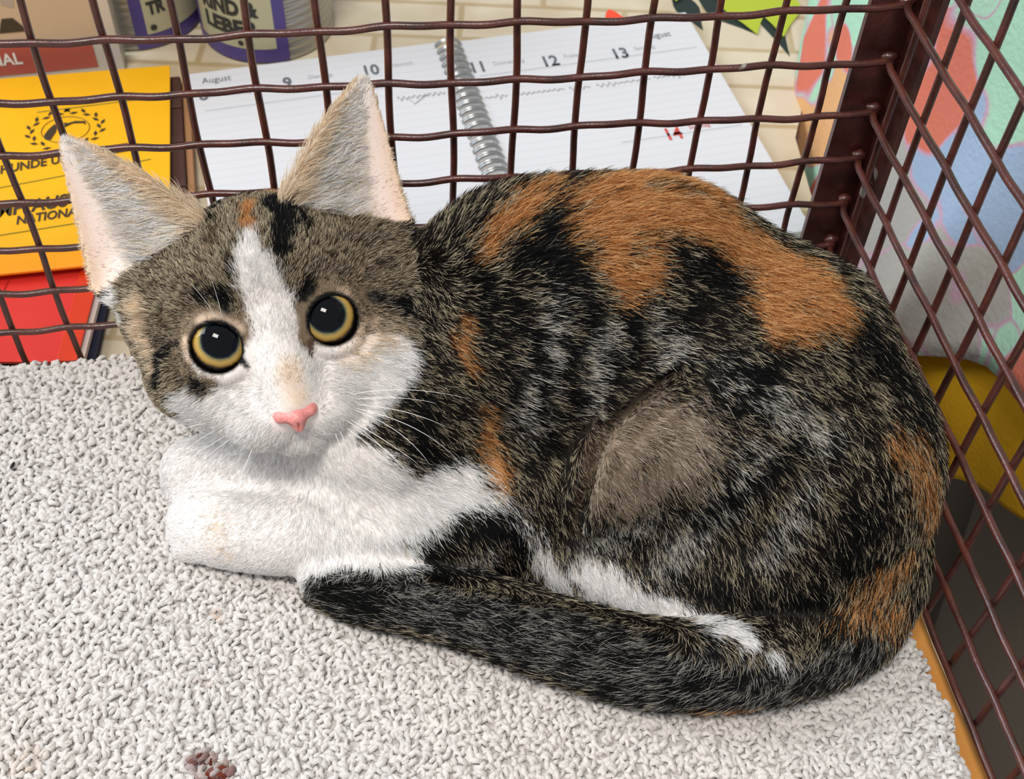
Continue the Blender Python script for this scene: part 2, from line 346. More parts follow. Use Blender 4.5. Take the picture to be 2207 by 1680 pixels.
# ---- booklets
M_YEL=mat('booklet_yellow',(226,168,14),.42,.4,noise=(60,(218,156,8),.5)); M_ORG=mat('cover_orange',(246,146,10),.35); M_RD=mat('booklet_red',(214,52,40),.4,.4,noise=(40,(206,42,34),.5)); M_RDD=mat('red_spine',(206,52,10),.4)
M_PRT=mat('print_black',(52,40,20),.6); M_GRL=mat('print_green',(92,110,30),.6); M_NAVY=mat('booklet_navy',(16,16,44),.45); M_PAP=mat('paper_edge',(214,196,188),.7); M_PRR=mat('pen_on_red',(150,30,30),.6)
M_LEA=mat('case_brown',(70,44,36),.5,.4,bump=(500,.4,.0006)); M_LEAT=mat('case_tan',(150,108,72),.55)
nb=empty('navy_booklet',(.0042,.075,ZT),R_(-4)); tag(nb,'navy blue booklet lying flat under the red booklet','booklet')
at(bm_obj('cover',box(-.09,0,-.068,.03,.0002,.0018,.0004),M_NAVY),nb); at(bm_obj('pages',box(-.088,-.002,-.066,.028,.0018,.0030),M_PAP),nb); at(bm_obj('cover',box(-.09,0,-.068,.03,.0030,.0042,.0004),M_NAVY),nb)
rb=empty('red_booklet',(.0090,.140,ZT+.0043),R_(-5)); tag(rb,'bright red booklet with faint writing lying under the yellow booklet','booklet')
at(bm_obj('pages',box(-.106,-.0012,-.128,-.001,.0003,.0030),M_PAP),rb); at(bm_obj('cover',box(-.108,-.0045,-.130,0,.0030,.0040,.0003),M_RD),rb); at(bm_obj('spine',box(-.0110,-.0030,-.1301,0,.0041,.0047,.0003),M_RDD),rb)
for k,(y,x0,x1) in enumerate([(-.068,-.09,-.045),(-.074,-.085,-.04),(-.083,-.095,-.042),(-.093,-.09,-.046),(-.104,-.095,-.04),(-.114,-.09,-.04)]):
    r=np.random.default_rng(k); s=np.linspace(0,1,60); P=np.stack([x0+(x1-x0)*s,y+.0005*np.sin(s*60+k)*r.uniform(.2,1,60),np.full(60,.0042)],1); V,F=tube(P,.00018,4); at(mesh_obj('handwriting',V,F,M_PRR),rb)
V,F=tube(np.array([(-.047,-.128,.0042),(-.040,-.095,.0042),(-.036,-.06,.0042)]),.0004,4); at(mesh_obj('crease_line',V,F,M_RD),rb)
bc_=empty('brown_case',(.0268,.1930,ZT),R_(5)); tag(bc_,'dark brown leather case with a tan edge beside the planner','case')
at(bm_obj('body',box(-.030,-.0035,-.125,-.005,.0003,.0085,.001),M_LEA),bc_); at(bm_obj('tan_edge',box(-.0032,.0,-.124,-.006,.0003,.0065,.0006),M_LEAT),bc_)
for y in(-.03,-.055,-.085,-.11): at(bm_obj('strap',box(-.030,-.0036,y,y+.004,.0085,.0094,.0003),M_LEA),bc_)
YZ=ZT+.0098
yb=empty('vaccination_booklet',(.0195,.1905,YZ),R_(3.5)); tag(yb,'yellow vaccination booklet with a printed wreath and black lettering','booklet')
at(bm_obj('pages',box(-.104,-.001,-.127,-.001,.0002,.0020),M_PAP),yb); at(bm_obj('cover',box(-.105,0,-.128,0,.0020,.0028,.0003),M_YEL),yb)
bm=box(-.1052,.0002,-.1305,-.1195,.0016,.0032,.0006); at(bm_obj('orange_edge',bm,M_ORG),yb)
Yi=(Matrix.Translation((.0195,.1905,YZ))@Matrix.Rotation(R_(3.5),4,'Z')).inverted()
def yloc(x,y): return Yi@Vector(at_z(x,y,YZ+.003))
def ytext(s,x,y,xe,ye,m,ysc=1.2,shear=.15,bold=.0003,name='lettering'):
    a=yloc(x,y);b=yloc(xe,ye); V,F=text_mesh(s,.01,shear=shear,bold=bold); V=V.copy(); w=V[:,0].max()-V[:,0].min(); k=(b-a).length/w
    V[:,0]*=k; V[:,1]*=k*ysc; o=mesh_obj(name,V,F,m,yb); o.location=(a.x,a.y,.00305); o.rotation_euler=(0,0,math.atan2(b.y-a.y,b.x-a.x))
ytext('FÜR HUNDE UND KATZEN',-62,386,292,322,M_PRT,1.35)
ytext('IMPFAUSWEIS',-18,470,240,428,M_PRT,1.35)
ytext('NATIONAL',34,484,178,462,M_PRT,1.35)
for x0,y0,x1,y1 in((-80,420,325,343),(-80,456,330,412),(-80,520,330,455),(80,242,300,214)):
    a=np.array(yloc(x0,y0));b=np.array(yloc(x1,y1)); a[2]=b[2]=.0030; a[0]=max(a[0],-.103); V,F=tube(np.array([a,b]),.00022,4); at(mesh_obj('printed_rule',V,F,M_GRL),yb)
yb.children[-1].hide_render=False
# wreath emblem: leaves in a ring round two small animal shapes
ec=yloc(141,279); ex=.0155; ey=.0125
for k in range(26):
    th=R_(250)-R_(320)*k/25 if False else R_(-70+320*k/25); 
    x=ec.x+ex*math.cos(th); y=ec.y+ey*math.sin(th)
    lx=.0042; an=th+R_(90 if math.cos(th)>0 else -90)+R_(30 if k%2 else -30)
    c,s_=math.cos(an),math.sin(an); q=[(0,0),(lx*.5,.0009),(lx,0),(lx*.5,-.0009)]
    at(mesh_obj('wreath_leaf',[(x+c*u-s_*v,y+s_*u+c*v,.00302) for u,v in q],[(0,1,2,3)],M_PRT),yb)
def blob(pts,name):
    at(mesh_obj(name,[(ec.x+x,ec.y+y,.00302) for x,y in pts],[tuple(range(len(pts)))],M_PRT),yb)
blob([(-.0085,-.006),(-.006,-.0065),(-.004,-.001),(-.0035,.003),(-.005,.0045),(-.0075,.001),(-.0092,-.003)],'emblem_dog')
blob([(-.001,.005),(.001,.0045),(.004,.0055),(.0085,.0048),(.0088,.002),(.0075,.0035),(.003,.0038),(.001,.0025),(-.0005,.0015)],'emblem_cat')
a_=np.linspace(0,2*np.pi,30)
V,F=tube(np.stack([ec.x+.0105*np.cos(a_),ec.y+.009*np.sin(a_),np.full(30,.00302)],1),.00016,4); at(mesh_obj('wreath_ring',V,F,M_PRT),yb)
# ---- upright pet-food box
M_BXW=mat('carton_white',(200,192,180),.5,.4); M_BXC=mat('carton_cream',(196,180,158),.5,.4,noise=(18,(190,166,140),.6)); M_BXR=mat('carton_red',(186,98,78),.45,.4,noise=(30,(168,76,70),.6)); M_WHT=mat('print_white',(240,232,222),.5); M_FURD=mat('print_fur_dark',(58,54,50),.5); M_FURL=mat('print_fur_grey',(168,158,150),.5)
bx=empty('food_carton',(-.0048,.2045,ZT),R_(5.0)); tag(bx,'upright cream pet-food carton with a red RENAL band','carton')
at(bm_obj('carton',box(-.105,0,0,.0135,.0003,.125,.0006),M_BXW),bx)
def ff(pts,m,name,d=.00025): # flat print on the front face, (x,z)
    at(mesh_obj(name,[(x,-d,z) for x,z in pts],[tuple(range(len(pts)))],m),bx)
ff([(-.1045,.0195),(-.0085,.0195),(-.0085,.1245),(-.1045,.1245)],M_BXC,'front_print',.0002)
ff([(-.1045,.0042),(-.0120,.0042),(-.0120,.0195),(-.1045,.0195)],M_BXR,'red_band',.0003)
V,F=text_mesh('RENAL',.0125,bold=.0003); V=V.copy(); V=np.stack([(V[:,0]-V[:,0].max())*.60-.0455,np.full(len(V),-.0006),V[:,1]*.72+.0102],1); at(mesh_obj('lettering',V,F,M_WHT),bx)
ff([(-0.0585,0.0700),(-0.0495,0.0700),(-0.0485,0.0510),(-0.0510,0.0400),(-0.0565,0.0420)],M_FURD,'printed_cat_leg',.0004); ff([(-0.0565,0.0420),(-0.0510,0.0400),(-0.0495,0.0310),(-0.0525,0.0275),(-0.0585,0.0275)],M_FURL,'printed_cat_leg',.0004)
ff([(-0.0485,0.0700),(-0.0385,0.0700),(-0.0395,0.0510),(-0.0415,0.0400),(-0.0465,0.0420)],M_FURL,'printed_cat_leg',.0004); ff([(-0.0585,0.0275),(-0.0540,0.0275),(-0.0557,0.0350)],M_FURD,'printed_cat_paw',.0005); ff([(-0.0515,0.0275),(-0.0385,0.0275),(-0.0435,0.0350),(-0.0485,0.0350)],M_FURD,'printed_cat_paw',.0005)
# ---- two cans
M_TIN=mat('can_tin',(170,166,160),.3,.5,.75); M_PUR=mat('label_purple',(80,66,128),.42); M_CRM=mat('label_cream',(182,176,144),.5); M_CTX=mat('label_text',(50,48,46),.5); M_ORB=mat('label_orange',(206,150,84),.5)
def can(name,x,y,label,a0,a1,c0,c1,texts,dots):
    e=empty(name,(x,y,ZT)); tag(e,label,'can','pet-food cans')
    Rr=.0328;H=.108; zs=[0,.0005,.002,.004]+list(np.linspace(.006,.1,96))+[.104,.1065,H]
    prof=[(Rr-.002,0),(Rr+.0004,.0006),(Rr+.0004,.003),(Rr-.0006,.0045)]+[(Rr-.0006+.00045*math.sin((z-.006)*6.283/.0042),z) for z in np.linspace(.006,.1,96)]+[(Rr-.0006,.1025),(Rr+.0004,.104),(Rr+.0004,H-.0006),(Rr-.002,H)]
    n=72;V=[];F=[]
    for r,z in prof: V+=[(r*math.cos(6.2832*k/n),r*math.sin(6.2832*k/n),z) for k in range(n)]
    for i in range(len(prof)-1):
        for k in range(n): F.append((i*n+k,i*n+(k+1)%n,(i+1)*n+(k+1)%n,(i+1)*n+k))
    F.append(tuple(range(n))[::-1]); F.append(tuple((len(prof)-1)*n+k for k in range(n)))
    at(mesh_obj('tin',V,F,M_TIN,None,True),e)
    # angle measured from -Y towards +X
    def shell(nm,a,b,z0_,z1_,r,m):
        k=max(4,int(abs(b-a)/3)); V=[];F=[]
        for i in range(k+1):
            th=R_(a+(b-a)*i/k); 
            for z in(z0_,z1_): V.append((r*math.sin(th),-r*math.cos(th),z))
        for i in range(k): F.append((2*i,2*i+2,2*i+3,2*i+1))
        at(mesh_obj(nm,V,F,m,None,True),e)
    shell('label',a0,a1,.0012,.104,Rr+.0010,M_PUR); shell('label_panel',c0,c1,.0090,.095,Rr+.0012,M_CRM)
    for s_,ac,z,w,h in texts:
        V,F=text_mesh(s_,.012,align='CENTER',bold=.0006); V=V.copy(); k=w/(V[:,0].max()-V[:,0].min()); th=R_(ac)+V[:,0]*k/(Rr); r=Rr+.0015
        at(mesh_obj('lettering',np.stack([r*np.sin(th),-r*np.cos(th),z+V[:,1]*h/.0084],1),F,M_CTX),e)
    for ac,z,rr,m in dots:
        P=[]
        for q in range(16):
            th=R_(ac)+rr*math.cos(q*.3927)/Rr; P.append(((Rr+.0016)*math.sin(th),-(Rr+.0016)*math.cos(th),z+rr*math.sin(q*.3927)))
        at(mesh_obj('label_dot',P,[tuple(range(16))],m),e)
    return e
can('food_can',.0640,.2385,'ribbed tin can with purple RIND & LEBER label behind the planner',-120,19,-66,9,[('RIND &',-30,.058,.033,.0105),('LEBER',-30,.040,.033,.0105),('fein im Geschmack',-28,.074,.03,.004)] if False else [('RIND &',-29,.0275,.030,.0078),('LEBER',-29,.0168,.029,.0078)],[(-20,.0122,.0014,M_CTX)])
can('food_can',-.0030,.2535,'ribbed tin can with purple label standing next to the food carton',6,140,16,100,[('TR',27,.0200,.009,.0065)],[(22,.0125,.0016,M_CTX),(8,.037,.0040,M_ORB)])
# a dark crumb on the towel
p=at_z(27,1003,.0125); bm=bmesh.new(); bmesh.ops.create_icosphere(bm,subdivisions=2,radius=.0006); 
for v in bm.verts: v.co.x*=2.6; v.co.z*=.7; v.co.y*=1-.3*v.co.x/.0015
o=bm_obj('crumb',bm,mat('crumb_black',(22,20,20),.6),None,True); o.location=p; o.rotation_euler=(0,0,R_(72)); tag(o,'tiny black crumb lying on the white towel','crumb')
# ---- cat body as a signed distance field (mm), meshed with surface nets
def _n(v):
    v=np.asarray(v,float); return v/np.linalg.norm(v)
EYE=np.array([81.6,-63.5,84.])
_d=_n(CAM*1000-EYE)
EYE=EYE+_d*9
_r0=_n(MR[:,0]-_d*(MR[:,0]@_d)); _u0=np.cross(_d,_r0)
_ro=math.radians(13.7)
HR=math.cos(_ro)*_r0+math.sin(_ro)*_u0
_u1=np.cross(_d,HR)
_pi=math.radians(20)
HF=math.cos(_pi)*_d-math.sin(_pi)*_u1
HU=np.cross(HF,HR)
HM=np.stack([HR,HF,HU],1)
def hd(x,y,z): return EYE+HM@np.array([x,y,z],float)
VOX=.85
G0=np.array([20.,-182.,4.]); G1=np.array([296.,16.,152.])
DIM=np.ceil((G1-G0)/VOX).astype(int)
FIELD=np.full(DIM,30.,np.float32)
AX=[(G0[i]+VOX*np.arange(DIM[i])).astype(np.float32) for i in range(3)]
def _box(lo,hi):
    a=np.maximum(np.floor((np.asarray(lo)-G0)/VOX).astype(int),0)
    b=np.minimum(np.ceil((np.asarray(hi)-G0)/VOX).astype(int)+1,DIM)
    sl=tuple(slice(a[i],b[i]) for i in range(3))
    X,Y,Z=np.meshgrid(AX[0][sl[0]],AX[1][sl[1]],AX[2][sl[2]],indexing='ij',sparse=True)
    return sl,X,Y,Z
def smin(a,b,k):
    h=np.maximum(k-np.abs(a-b),0)/k
    return np.minimum(a,b)-h*h*k*.25
def put(sl,d,k,op='u'):
    f=FIELD[sl]
    if op=='u': FIELD[sl]=smin(f,d,k)
    else: FIELD[sl]=-smin(-f,d,k)      # carve d away
def ell(c,r,k=8,R=None,op='u'):
    c=np.asarray(c,float); r=np.asarray(r,float); m=r.max()+k+3
    sl,X,Y,Z=_box(c-m,c+m)
    X=X-c[0];Y=Y-c[1];Z=Z-c[2]
    if R is None: x,y,z=X,Y,Z
    else:
        R=np.asarray(R); x,y,z=[R[0,i]*X+R[1,i]*Y+R[2,i]*Z for i in range(3)]
    k0=np.sqrt((x/r[0])**2+(y/r[1])**2+(z/r[2])**2)
    k1=np.sqrt((x/r[0]**2)**2+(y/r[1]**2)**2+(z/r[2]**2)**2)+1e-6
    put(sl,(k0*(k0-1)/k1).astype(np.float32),k,op)
def cap(a,b,ra,rb,k=6,op='u'):
    a=np.asarray(a,float);b=np.asarray(b,float);m=max(ra,rb)+k+3
    sl,X,Y,Z=_box(np.minimum(a,b)-m,np.maximum(a,b)+m)
    d=b-a;L=d@d
    t=np.clip(((X-a[0])*d[0]+(Y-a[1])*d[1]+(Z-a[2])*d[2])/L,0,1)
    D=np.sqrt((X-a[0]-t*d[0])**2+(Y-a[1]-t*d[1])**2+(Z-a[2]-t*d[2])**2)
    put(sl,(D-(ra+(rb-ra)*t)).astype(np.float32),k,op)
def chain(pts,k=6,sub=6):
    P=np.asarray(pts,float)
    Q=np.concatenate([[2*P[0]-P[1]],P,[2*P[-1]-P[-2]]]); C=[]
    for i in range(1,len(Q)-2):
        for u in np.arange(sub)/sub:
            p0,p1,p2,p3=Q[i-1:i+3]; C.append(.5*(2*p1+(p2-p0)*u+(2*p0-5*p1+4*p2-p3)*u*u+(3*p1-p0-3*p2+p3)*u**3))
    C.append(P[-1]); C=np.array(C); m=C[:,3].max()+k+3
    sl,X,Y,Z=_box(C[:,:3].min(0)-m,C[:,:3].max(0)+m)
    D=np.full(np.broadcast_shapes(X.shape,Y.shape,Z.shape),30.,np.float32)
    for p,q in zip(C[:-1],C[1:]):
        a=p[:3];d=q[:3]-a;L=d@d
        t=np.clip(((X-a[0])*d[0]+(Y-a[1])*d[1]+(Z-a[2])*d[2])/L,0,1)
        D=np.minimum(D,np.sqrt((X-a[0]-t*d[0])**2+(Y-a[1]-t*d[1])**2+(Z-a[2]-t*d[2])**2)-(p[3]+(q[3]-p[3])*t))
    put(sl,D.astype(np.float32),k)
def rotz(a):
    c,s=math.cos(math.radians(a)),math.sin(math.radians(a)); return np.array([[c,-s,0],[s,c,0],[0,0,1.]])
def roty(a):
    c,s=math.cos(math.radians(a)),math.sin(math.radians(a)); return np.array([[c,0,s],[0,1,0],[-s,0,c]])
# trunk
ell((156,-50,64),(40,33,52),14)
ell((190,-55,71),(50,36,50),16)
ell((232,-80,58),(39,44,49),16,rotz(-25))
ell((249,-104,46),(31,36,42),12,rotz(-30))
ell((160,-80,30),(40,24,24),12)
ell((154,-97,21),(24,17,15),8)
# thigh and knee of the near hind leg, lying against the flank
ell((207,-94,45),(44,19.5,36),4,rotz(-14)@roty(-14))
ell((184,-98,41),(18,15,31),4)
ell((208,-112,25),(38,17,17),8,rotz(-22))
# hind foot
chain([(166,-110,19,9),(196,-124.5,18,10.5),(228,-141,17,9)],6)
ell((252,-126,28),(24,18,20),10)
ell((236,-127,28),(28,15,17),9)
# neck and breast
cap((150,-48,72),hd(0,-38,-8),27,21,8)
ell((114,-70,42),(30,26,32),14)
# forelegs folded flat in front
chain([(140,-94,27,18),(112,-94,24,17),(78,-92,22,14),(58,-88,20,12.5),(50,-84,19,11)],8)
chain([(104,-74,28,16),(70,-66,23,14),(54,-64,20,12.5),(47,-63,19,11)],7)
for e_ in((50,-84,0),(47,-63,1)):
    for k_ in range(4): ell((e_[0]-6+abs(k_-1.5)*2.2,e_[1]-8+k_*5.2,15.5),(6.5,3.6,5.5),2.5)
# tail along the near side
chain([(262,-118,26,16),(256,-136,22,14),(238,-147,22,13.5),(212,-151,22,13),(186,-148,22,12.5),(160,-138,21.5,12),(130,-123,21,11.5),(106,-115,20.5,11),(96,-111.5,20,10),(90,-109.5,19.5,8.2)],5)
# head
ell(hd(0,-27,5),(37.5,28,28),4,HM)
ell(hd(0,-19,19),(24,19,16),8,HM)           # forehead
for s in(-1,1):
    ell(hd(s*25.5,-18,-11),(15,16,16),8,HM)      # cheeks
    ell(hd(s*9,-1,-25),(10.5,10,8.5),5,HM)         # whisker pads
for s in(-1,1):
    ell(hd(s*15,-9,-19),(11,10,9),8,HM); ell(hd(s*35,-25,9),(8,10,15),8,HM)
ell(hd(0,-4,-10),(9.5,12,13),7,HM)            # bridge
cap(hd(0,-3,2),hd(0,6,-18.5),7.5,5.8,5)
ell(hd(0,-4,-33),(9,9,6),4,HM)               # chin
ell(hd(0,-19,-20),(29,19,15.5),8,HM)
for s in(-1,1): ell(hd(s*18,4,.5),(10.5,7.5,9.5),5,HM,'c')   # orbits
EC=[];EG=[]
for s in(-1,1):
    g=_n(.72*_d+.40*HF+s*.17*HR)
    c=hd(s*16,-7.5,-.5)
    EC.append(c);EG.append(g)
    # lid ring
    m=14
    sl,X,Y,Z=_box(c-m,c+m)
    c_=c-HU*.8
    ax=(X-c_[0])*g[0]+(Y-c_[1])*g[1]+(Z-c_[2])*g[2]
    rr=np.sqrt(np.maximum((X-c_[0])**2+(Y-c_[1])**2+(Z-c_[2])**2-ax*ax,0))
    put(sl,(np.sqrt((rr-8.2)**2+(ax-6.1)**2)-1.7).astype(np.float32),4)
# ears: thin curved shells
EARS=[]
for s in(-1,1):
    b=hd(s*28.5,-20,24); t=hd(s*43.5,-30,62)
    a=t-b;L=np.linalg.norm(a);a=a/L
    i_=hd(s*15,-17,36); o_=hd(s*42,-22,14)
    w=_n((o_-i_)-a*((o_-i_)@a)); n=np.cross(a,w)*s; n=n if n@HF>0 else -n
    EARS.append((b,a,w,n,L,s))
    m=52
    ctr=(b+t)/2
    sl,X,Y,Z=_box(ctr-m,ctr+m)
    X=X-b[0];Y=Y-b[1];Z=Z-b[2]
    v=(X*a[0]+Y*a[1]+Z*a[2])/L
    u=X*w[0]+Y*w[1]+Z*w[2]
    q=X*n[0]+Y*n[1]+Z*n[2]
    vc=np.clip(v,-.5,1)
    hw=20.5*np.power(np.clip(1-vc,0.0001,2),.80)*(1-3.0*np.clip(.10-vc,0,.4)**1.3)+1.2
    bow=7.5*np.clip(1-vc,0,1.2)
    surf=bow*(np.minimum(np.abs(u)/hw,1.3)**2-.75)-2*np.sin(np.clip(vc,0,1)*3.14)
    d=np.maximum(np.abs(q-surf)*.8-1.15,np.abs(u)-hw)
    d=np.maximum(d,(v-1.0)*L); d=np.maximum(d,(-.3-v)*L)
    put(sl,d.astype(np.float32),6)
for c in EC: ell(c,(9.9,)*3,.8,None,'c')
# mouth
cap(hd(0,10,-25),hd(0,7.5,-30.5),.9,.9,1.5,'c')
for s in(-1,1): cap(hd(0,7.5,-30.5),hd(s*9,4,-33),.8,.7,1.5,'c')
def surface_nets(F,org,vox):
    S=F<0
    c=[S[i:S.shape[0]-1+i,j:S.shape[1]-1+j,k:S.shape[2]-1+k] for i in(0,1) for j in(0,1) for k in(0,1)]
    n=sum(x.astype(np.int8) for x in c)
    act=(n>0)&(n<8)
    I=np.argwhere(act)
    idx=np.full(act.shape,-1,np.int32); idx[act]=np.arange(len(I))
    val=[F[I[:,0]+i,I[:,1]+j,I[:,2]+k] for i in(0,1) for j in(0,1) for k in(0,1)]
    off=np.array([(i,j,k) for i in(0,1) for j in(0,1) for k in(0,1)],float)
    acc=np.zeros((len(I),3));cnt=np.zeros(len(I))
    for a in range(8):
        for b in range(a+1,8):
            if np.abs(off[a]-off[b]).sum()!=1: continue
            cr=(val[a]<0)!=(val[b]<0)
            t=np.where(cr,val[a]/(val[a]-val[b]+1e-12),0)[:,None]
            acc+=np.where(cr[:,None],off[a]+t*(off[b]-off[a]),0);cnt+=cr
    V=org+vox*(I+acc/cnt[:,None])
    Q=[]
    for ax in range(3):
        o=[(ax+1)%3,(ax+2)%3]
        s0=[slice(1,-1)]*3;s1=[slice(1,-1)]*3
        s0[ax]=slice(0,-1);s1[ax]=slice(1,None)
        A=S[tuple(s0)];B=S[tuple(s1)]
        for flip,msk in((0,A&~B),(1,B&~A)):
            E=np.argwhere(msk)
            p=E.copy(); p[:,o[0]]+=1;p[:,o[1]]+=1
            def at(da,db):
                q=p.copy();q[:,o[0]]+=da;q[:,o[1]]+=db;return idx[q[:,0],q[:,1],q[:,2]]
            q=np.stack([at(-1,-1),at(0,-1),at(0,0),at(-1,0)],1)
            Q.append(q[:,::-1] if flip else q)
    Q=np.concatenate(Q); Q=Q[(Q>=0).all(1)]
    return V,Q
CV,CQ=surface_nets(FIELD,G0,VOX)
def lap(V,Q,it,lam=.5):
    e=np.concatenate([Q[:,[0,1]],Q[:,[1,2]],Q[:,[2,3]],Q[:,[3,0]]]); e=np.concatenate([e,e[:,::-1]])
    cnt=np.bincount(e[:,0],minlength=len(V)).astype(float)
    for k in range(it):
        A=np.stack([np.bincount(e[:,0],V[e[:,1],i],minlength=len(V)) for i in range(3)],1)/np.maximum(cnt,1)[:,None]
        V=V+(lam if k%2==0 else -lam*1.03)*(A-V)
    return V
CV=lap(CV,CQ,4)
CV[:,2]=np.where(CV[:,2]<10.2,10.2-.15*np.clip(10.2-CV[:,2],0,3),CV[:,2])   # weight resting on the towel
# ---------------------------------------------------------------- kitten: coat, eyes, nose, whiskers
kit=empty('kitten',(.17,-.09,.0095)); tag(kit,'calico tabby kitten with white blaze and chest crouching on the towel','cat')
def kch(o):
    o.parent=kit; o.matrix_parent_inverse=Matrix.Translation(-Vector(kit.location)); return o
CM=CV/1000.
me=bpy.data.meshes.new('body'); me.vertices.add(len(CM)); me.vertices.foreach_set('co',CM.astype(np.float32).ravel()); set_quads(me,CQ)
body=bpy.data.objects.new('body',me); COL.objects.link(body); kch(body)
NV=len(me.vertices)
CN=np.zeros(NV*3,np.float32); me.vertices.foreach_get('normal',CN); CN=CN.reshape(-1,3).astype(float)
bvh=BVHTree.FromPolygons([tuple(v) for v in CM],[tuple(int(i) for i in q) for q in CQ])
def hit(x,y):
    d=Vector(ray(x,y)).normalized(); r=bvh.ray_cast(Vector(CAM),d)
    if r[0] is not None: return np.array(r[0])
    best=None                       # just outside the outline: nearest point of the coat
    for tt in np.linspace(.30,.50,60):
        n=bvh.find_nearest(Vector(CAM)+d*tt)
        if best is None or n[3]<best[0]: best=(n[3],np.array(n[0]))
    return best[1]
# fold of skin between flank and thigh, pressed into the body as a real groove
FO=[hit(x,y) for x,y in((1445,802),(1385,842),(1332,898),(1292,960),(1268,1040),(1256,1100))]
FD=np.full(NV,1.)
for a,b in zip(FO[:-1],FO[1:]):
    d=b-a; q=np.clip((CM-a)@d/(d@d),0,1); FD=np.minimum(FD,np.linalg.norm(CM-a-q[:,None]*d,axis=1))
CM=CM+CN*(-.0042*np.exp(-(FD/.0020)**2)+.0016*np.exp(-((FD-.0050)/.0022)**2))[:,None]
me.vertices.foreach_set('co',CM.astype(np.float32).ravel()); me.update()
CN=np.zeros(NV*3,np.float32); me.vertices.foreach_get('normal',CN); CN=CN.reshape(-1,3).astype(float)
def depth(p): return -((p-CAM)@MR)[2]
# smooth 3-D noise
def nz3(P,f,seed):
    r=np.random.default_rng(seed); o=np.zeros(len(P))
    for _ in range(7):
        k=r.normal(size=3); k*=f*r.uniform(.6,1.5)/np.linalg.norm(k); o+=np.sin(P@k+r.uniform(0,6.28))
    return o/7*1.6
NZ1=nz3(CM,900,1); NZ2=nz3(CM,2200,2); NZ0=nz3(CM,300,3)
CLS='D K L T W O G C P S B'.split()
CI={c:i for i,c in enumerate(CLS)}
WT=np.zeros((NV,len(CLS))); WT[:,CI['D']]=1
def paint(cls,pts,soft=6,jit=1.,side=None):
    global WT
    H=[hit(x,y) for x,y,_ in pts]; R=[r*depth(h)/FPX for h,(_,_,r) in zip(H,pts)]
    if len(H)==1: H=H*2;R=R*2
    D=np.full(NV,1e3)
    for a,b,ra,rb in zip(H[:-1],H[1:],R[:-1],R[1:]):
        d=b-a;L=d@d+1e-12; t=np.clip((CM-a)@d/L,0,1); D=np.minimum(D,np.linalg.norm(CM-a-t[:,None]*d,axis=1)-(ra+(rb-ra)*t))
    sf=soft*.37/FPX*(1.0 if side is not None else 1.8)
    D=D+jit*(NZ1*.0012+NZ2*.0009)*(1 if side is not None else 1.5)
    al=np.clip(.5-D/(2*sf),0,1)[:,None]
    if side is not None: al=al*side[:,None]
    WT=WT*(1-al); WT[:,CI[cls]]+=al[:,0]
hl=(CM*1000-EYE)@HM                         # head-local coordinates (mm)
HEAD=(np.abs(hl[:,0])<60)&(hl[:,2]>-42)&(hl[:,1]>-62)&(np.linalg.norm((hl-np.array([0,-24,0]))/np.array([1,1.05,1.]),axis=1)<47)
EARM=np.zeros(NV,bool); EARF=np.zeros(NV,bool); EV=np.zeros(NV);EU=np.zeros(NV)
for (b,a,w,n,L,s_) in EARS:
    q=CM*1000-b; v=q@a/L; u=q@w; m=(v>.02)&(np.abs(u)<24*(1-v)+3)&(np.abs(q@n)<13)&(hl[:,0]*s_>10)
    EARM|=m; f=m&((CN@n)>-.05); EARF|=f; EV[m]=v[m]; EU[m]=(u/(20.5*np.clip(1-v,.02,2)**.8+1.2))[m]   # EU: -1 inner edge .. +1 outer edge
HF_=HEAD.astype(float)*(~EARM)
# ---- body
BODY=(~HEAD).astype(float)
paint('D',[(1000,700,400),(1700,1000,500)],20)
paint('L',[(1180,640,30),(1160,760,40),(1120,900,40)],14)
paint('L',[(1280,720,34),(1270,800,36),(1260,880,30)],12)
paint('L',[(1390,700,26),(1440,740,30),(1420,780,26)],12)
paint('L',[(1540,800,26),(1660,860,34),(1760,930,30)],14)
paint('L',[(1620,960,24),(1560,1060,30),(1480,1150,34),(1420,1210,26)],14)
paint('L',[(1740,1020,20),(1690,1110,24),(1640,1190,22)],12)
paint('K',[(1195,620,16),(1215,700,18),(1200,790,14)],8)
paint('K',[(1235,610,20),(1240,690,18),(1225,740,10)],8)
paint('K',[(1345,655,16),(1352,720,18),(1335,770,10)],8)
paint('K',[(1130,720,12),(1150,800,16),(1140,880,14),(1165,960,12)],8)
paint('K',[(1215,800,10),(1220,880,12)],8)
paint('K',[(1310,770,14),(1300,850,12)],8)
paint('K',[(1080,640,16),(1090,740,14),(1080,830,14)],10)
paint('K',[(1030,620,14),(1020,720,10)],10)
paint('K',[(900,860,26),(890,960,30),(950,990,20)],14)
paint('K',[(1180,500,40),(1120,560,36),(1190,570,40)],12)
paint('K',[(960,470,30),(1010,430,24)],10)
paint('K',[(1210,370,30),(1190,430,26),(1180,480,30)],12)
paint('K',[(1560,790,26),(1640,790,24),(1580,850,20)],12)
paint('K',[(1830,700,50),(1900,760,50),(1960,860,50)],22)
paint('K',[(1500,860,18),(1590,880,22)],10)
paint('K',[(1520,1080,26),(1600,1030,22),(1680,960,20)],12)
paint('K',[(1500,1250,22),(1640,1290,28),(1780,1270,30)],16)
paint('K',[(1860,1100,40),(1800,1200,34),(1900,1200,20)],18)
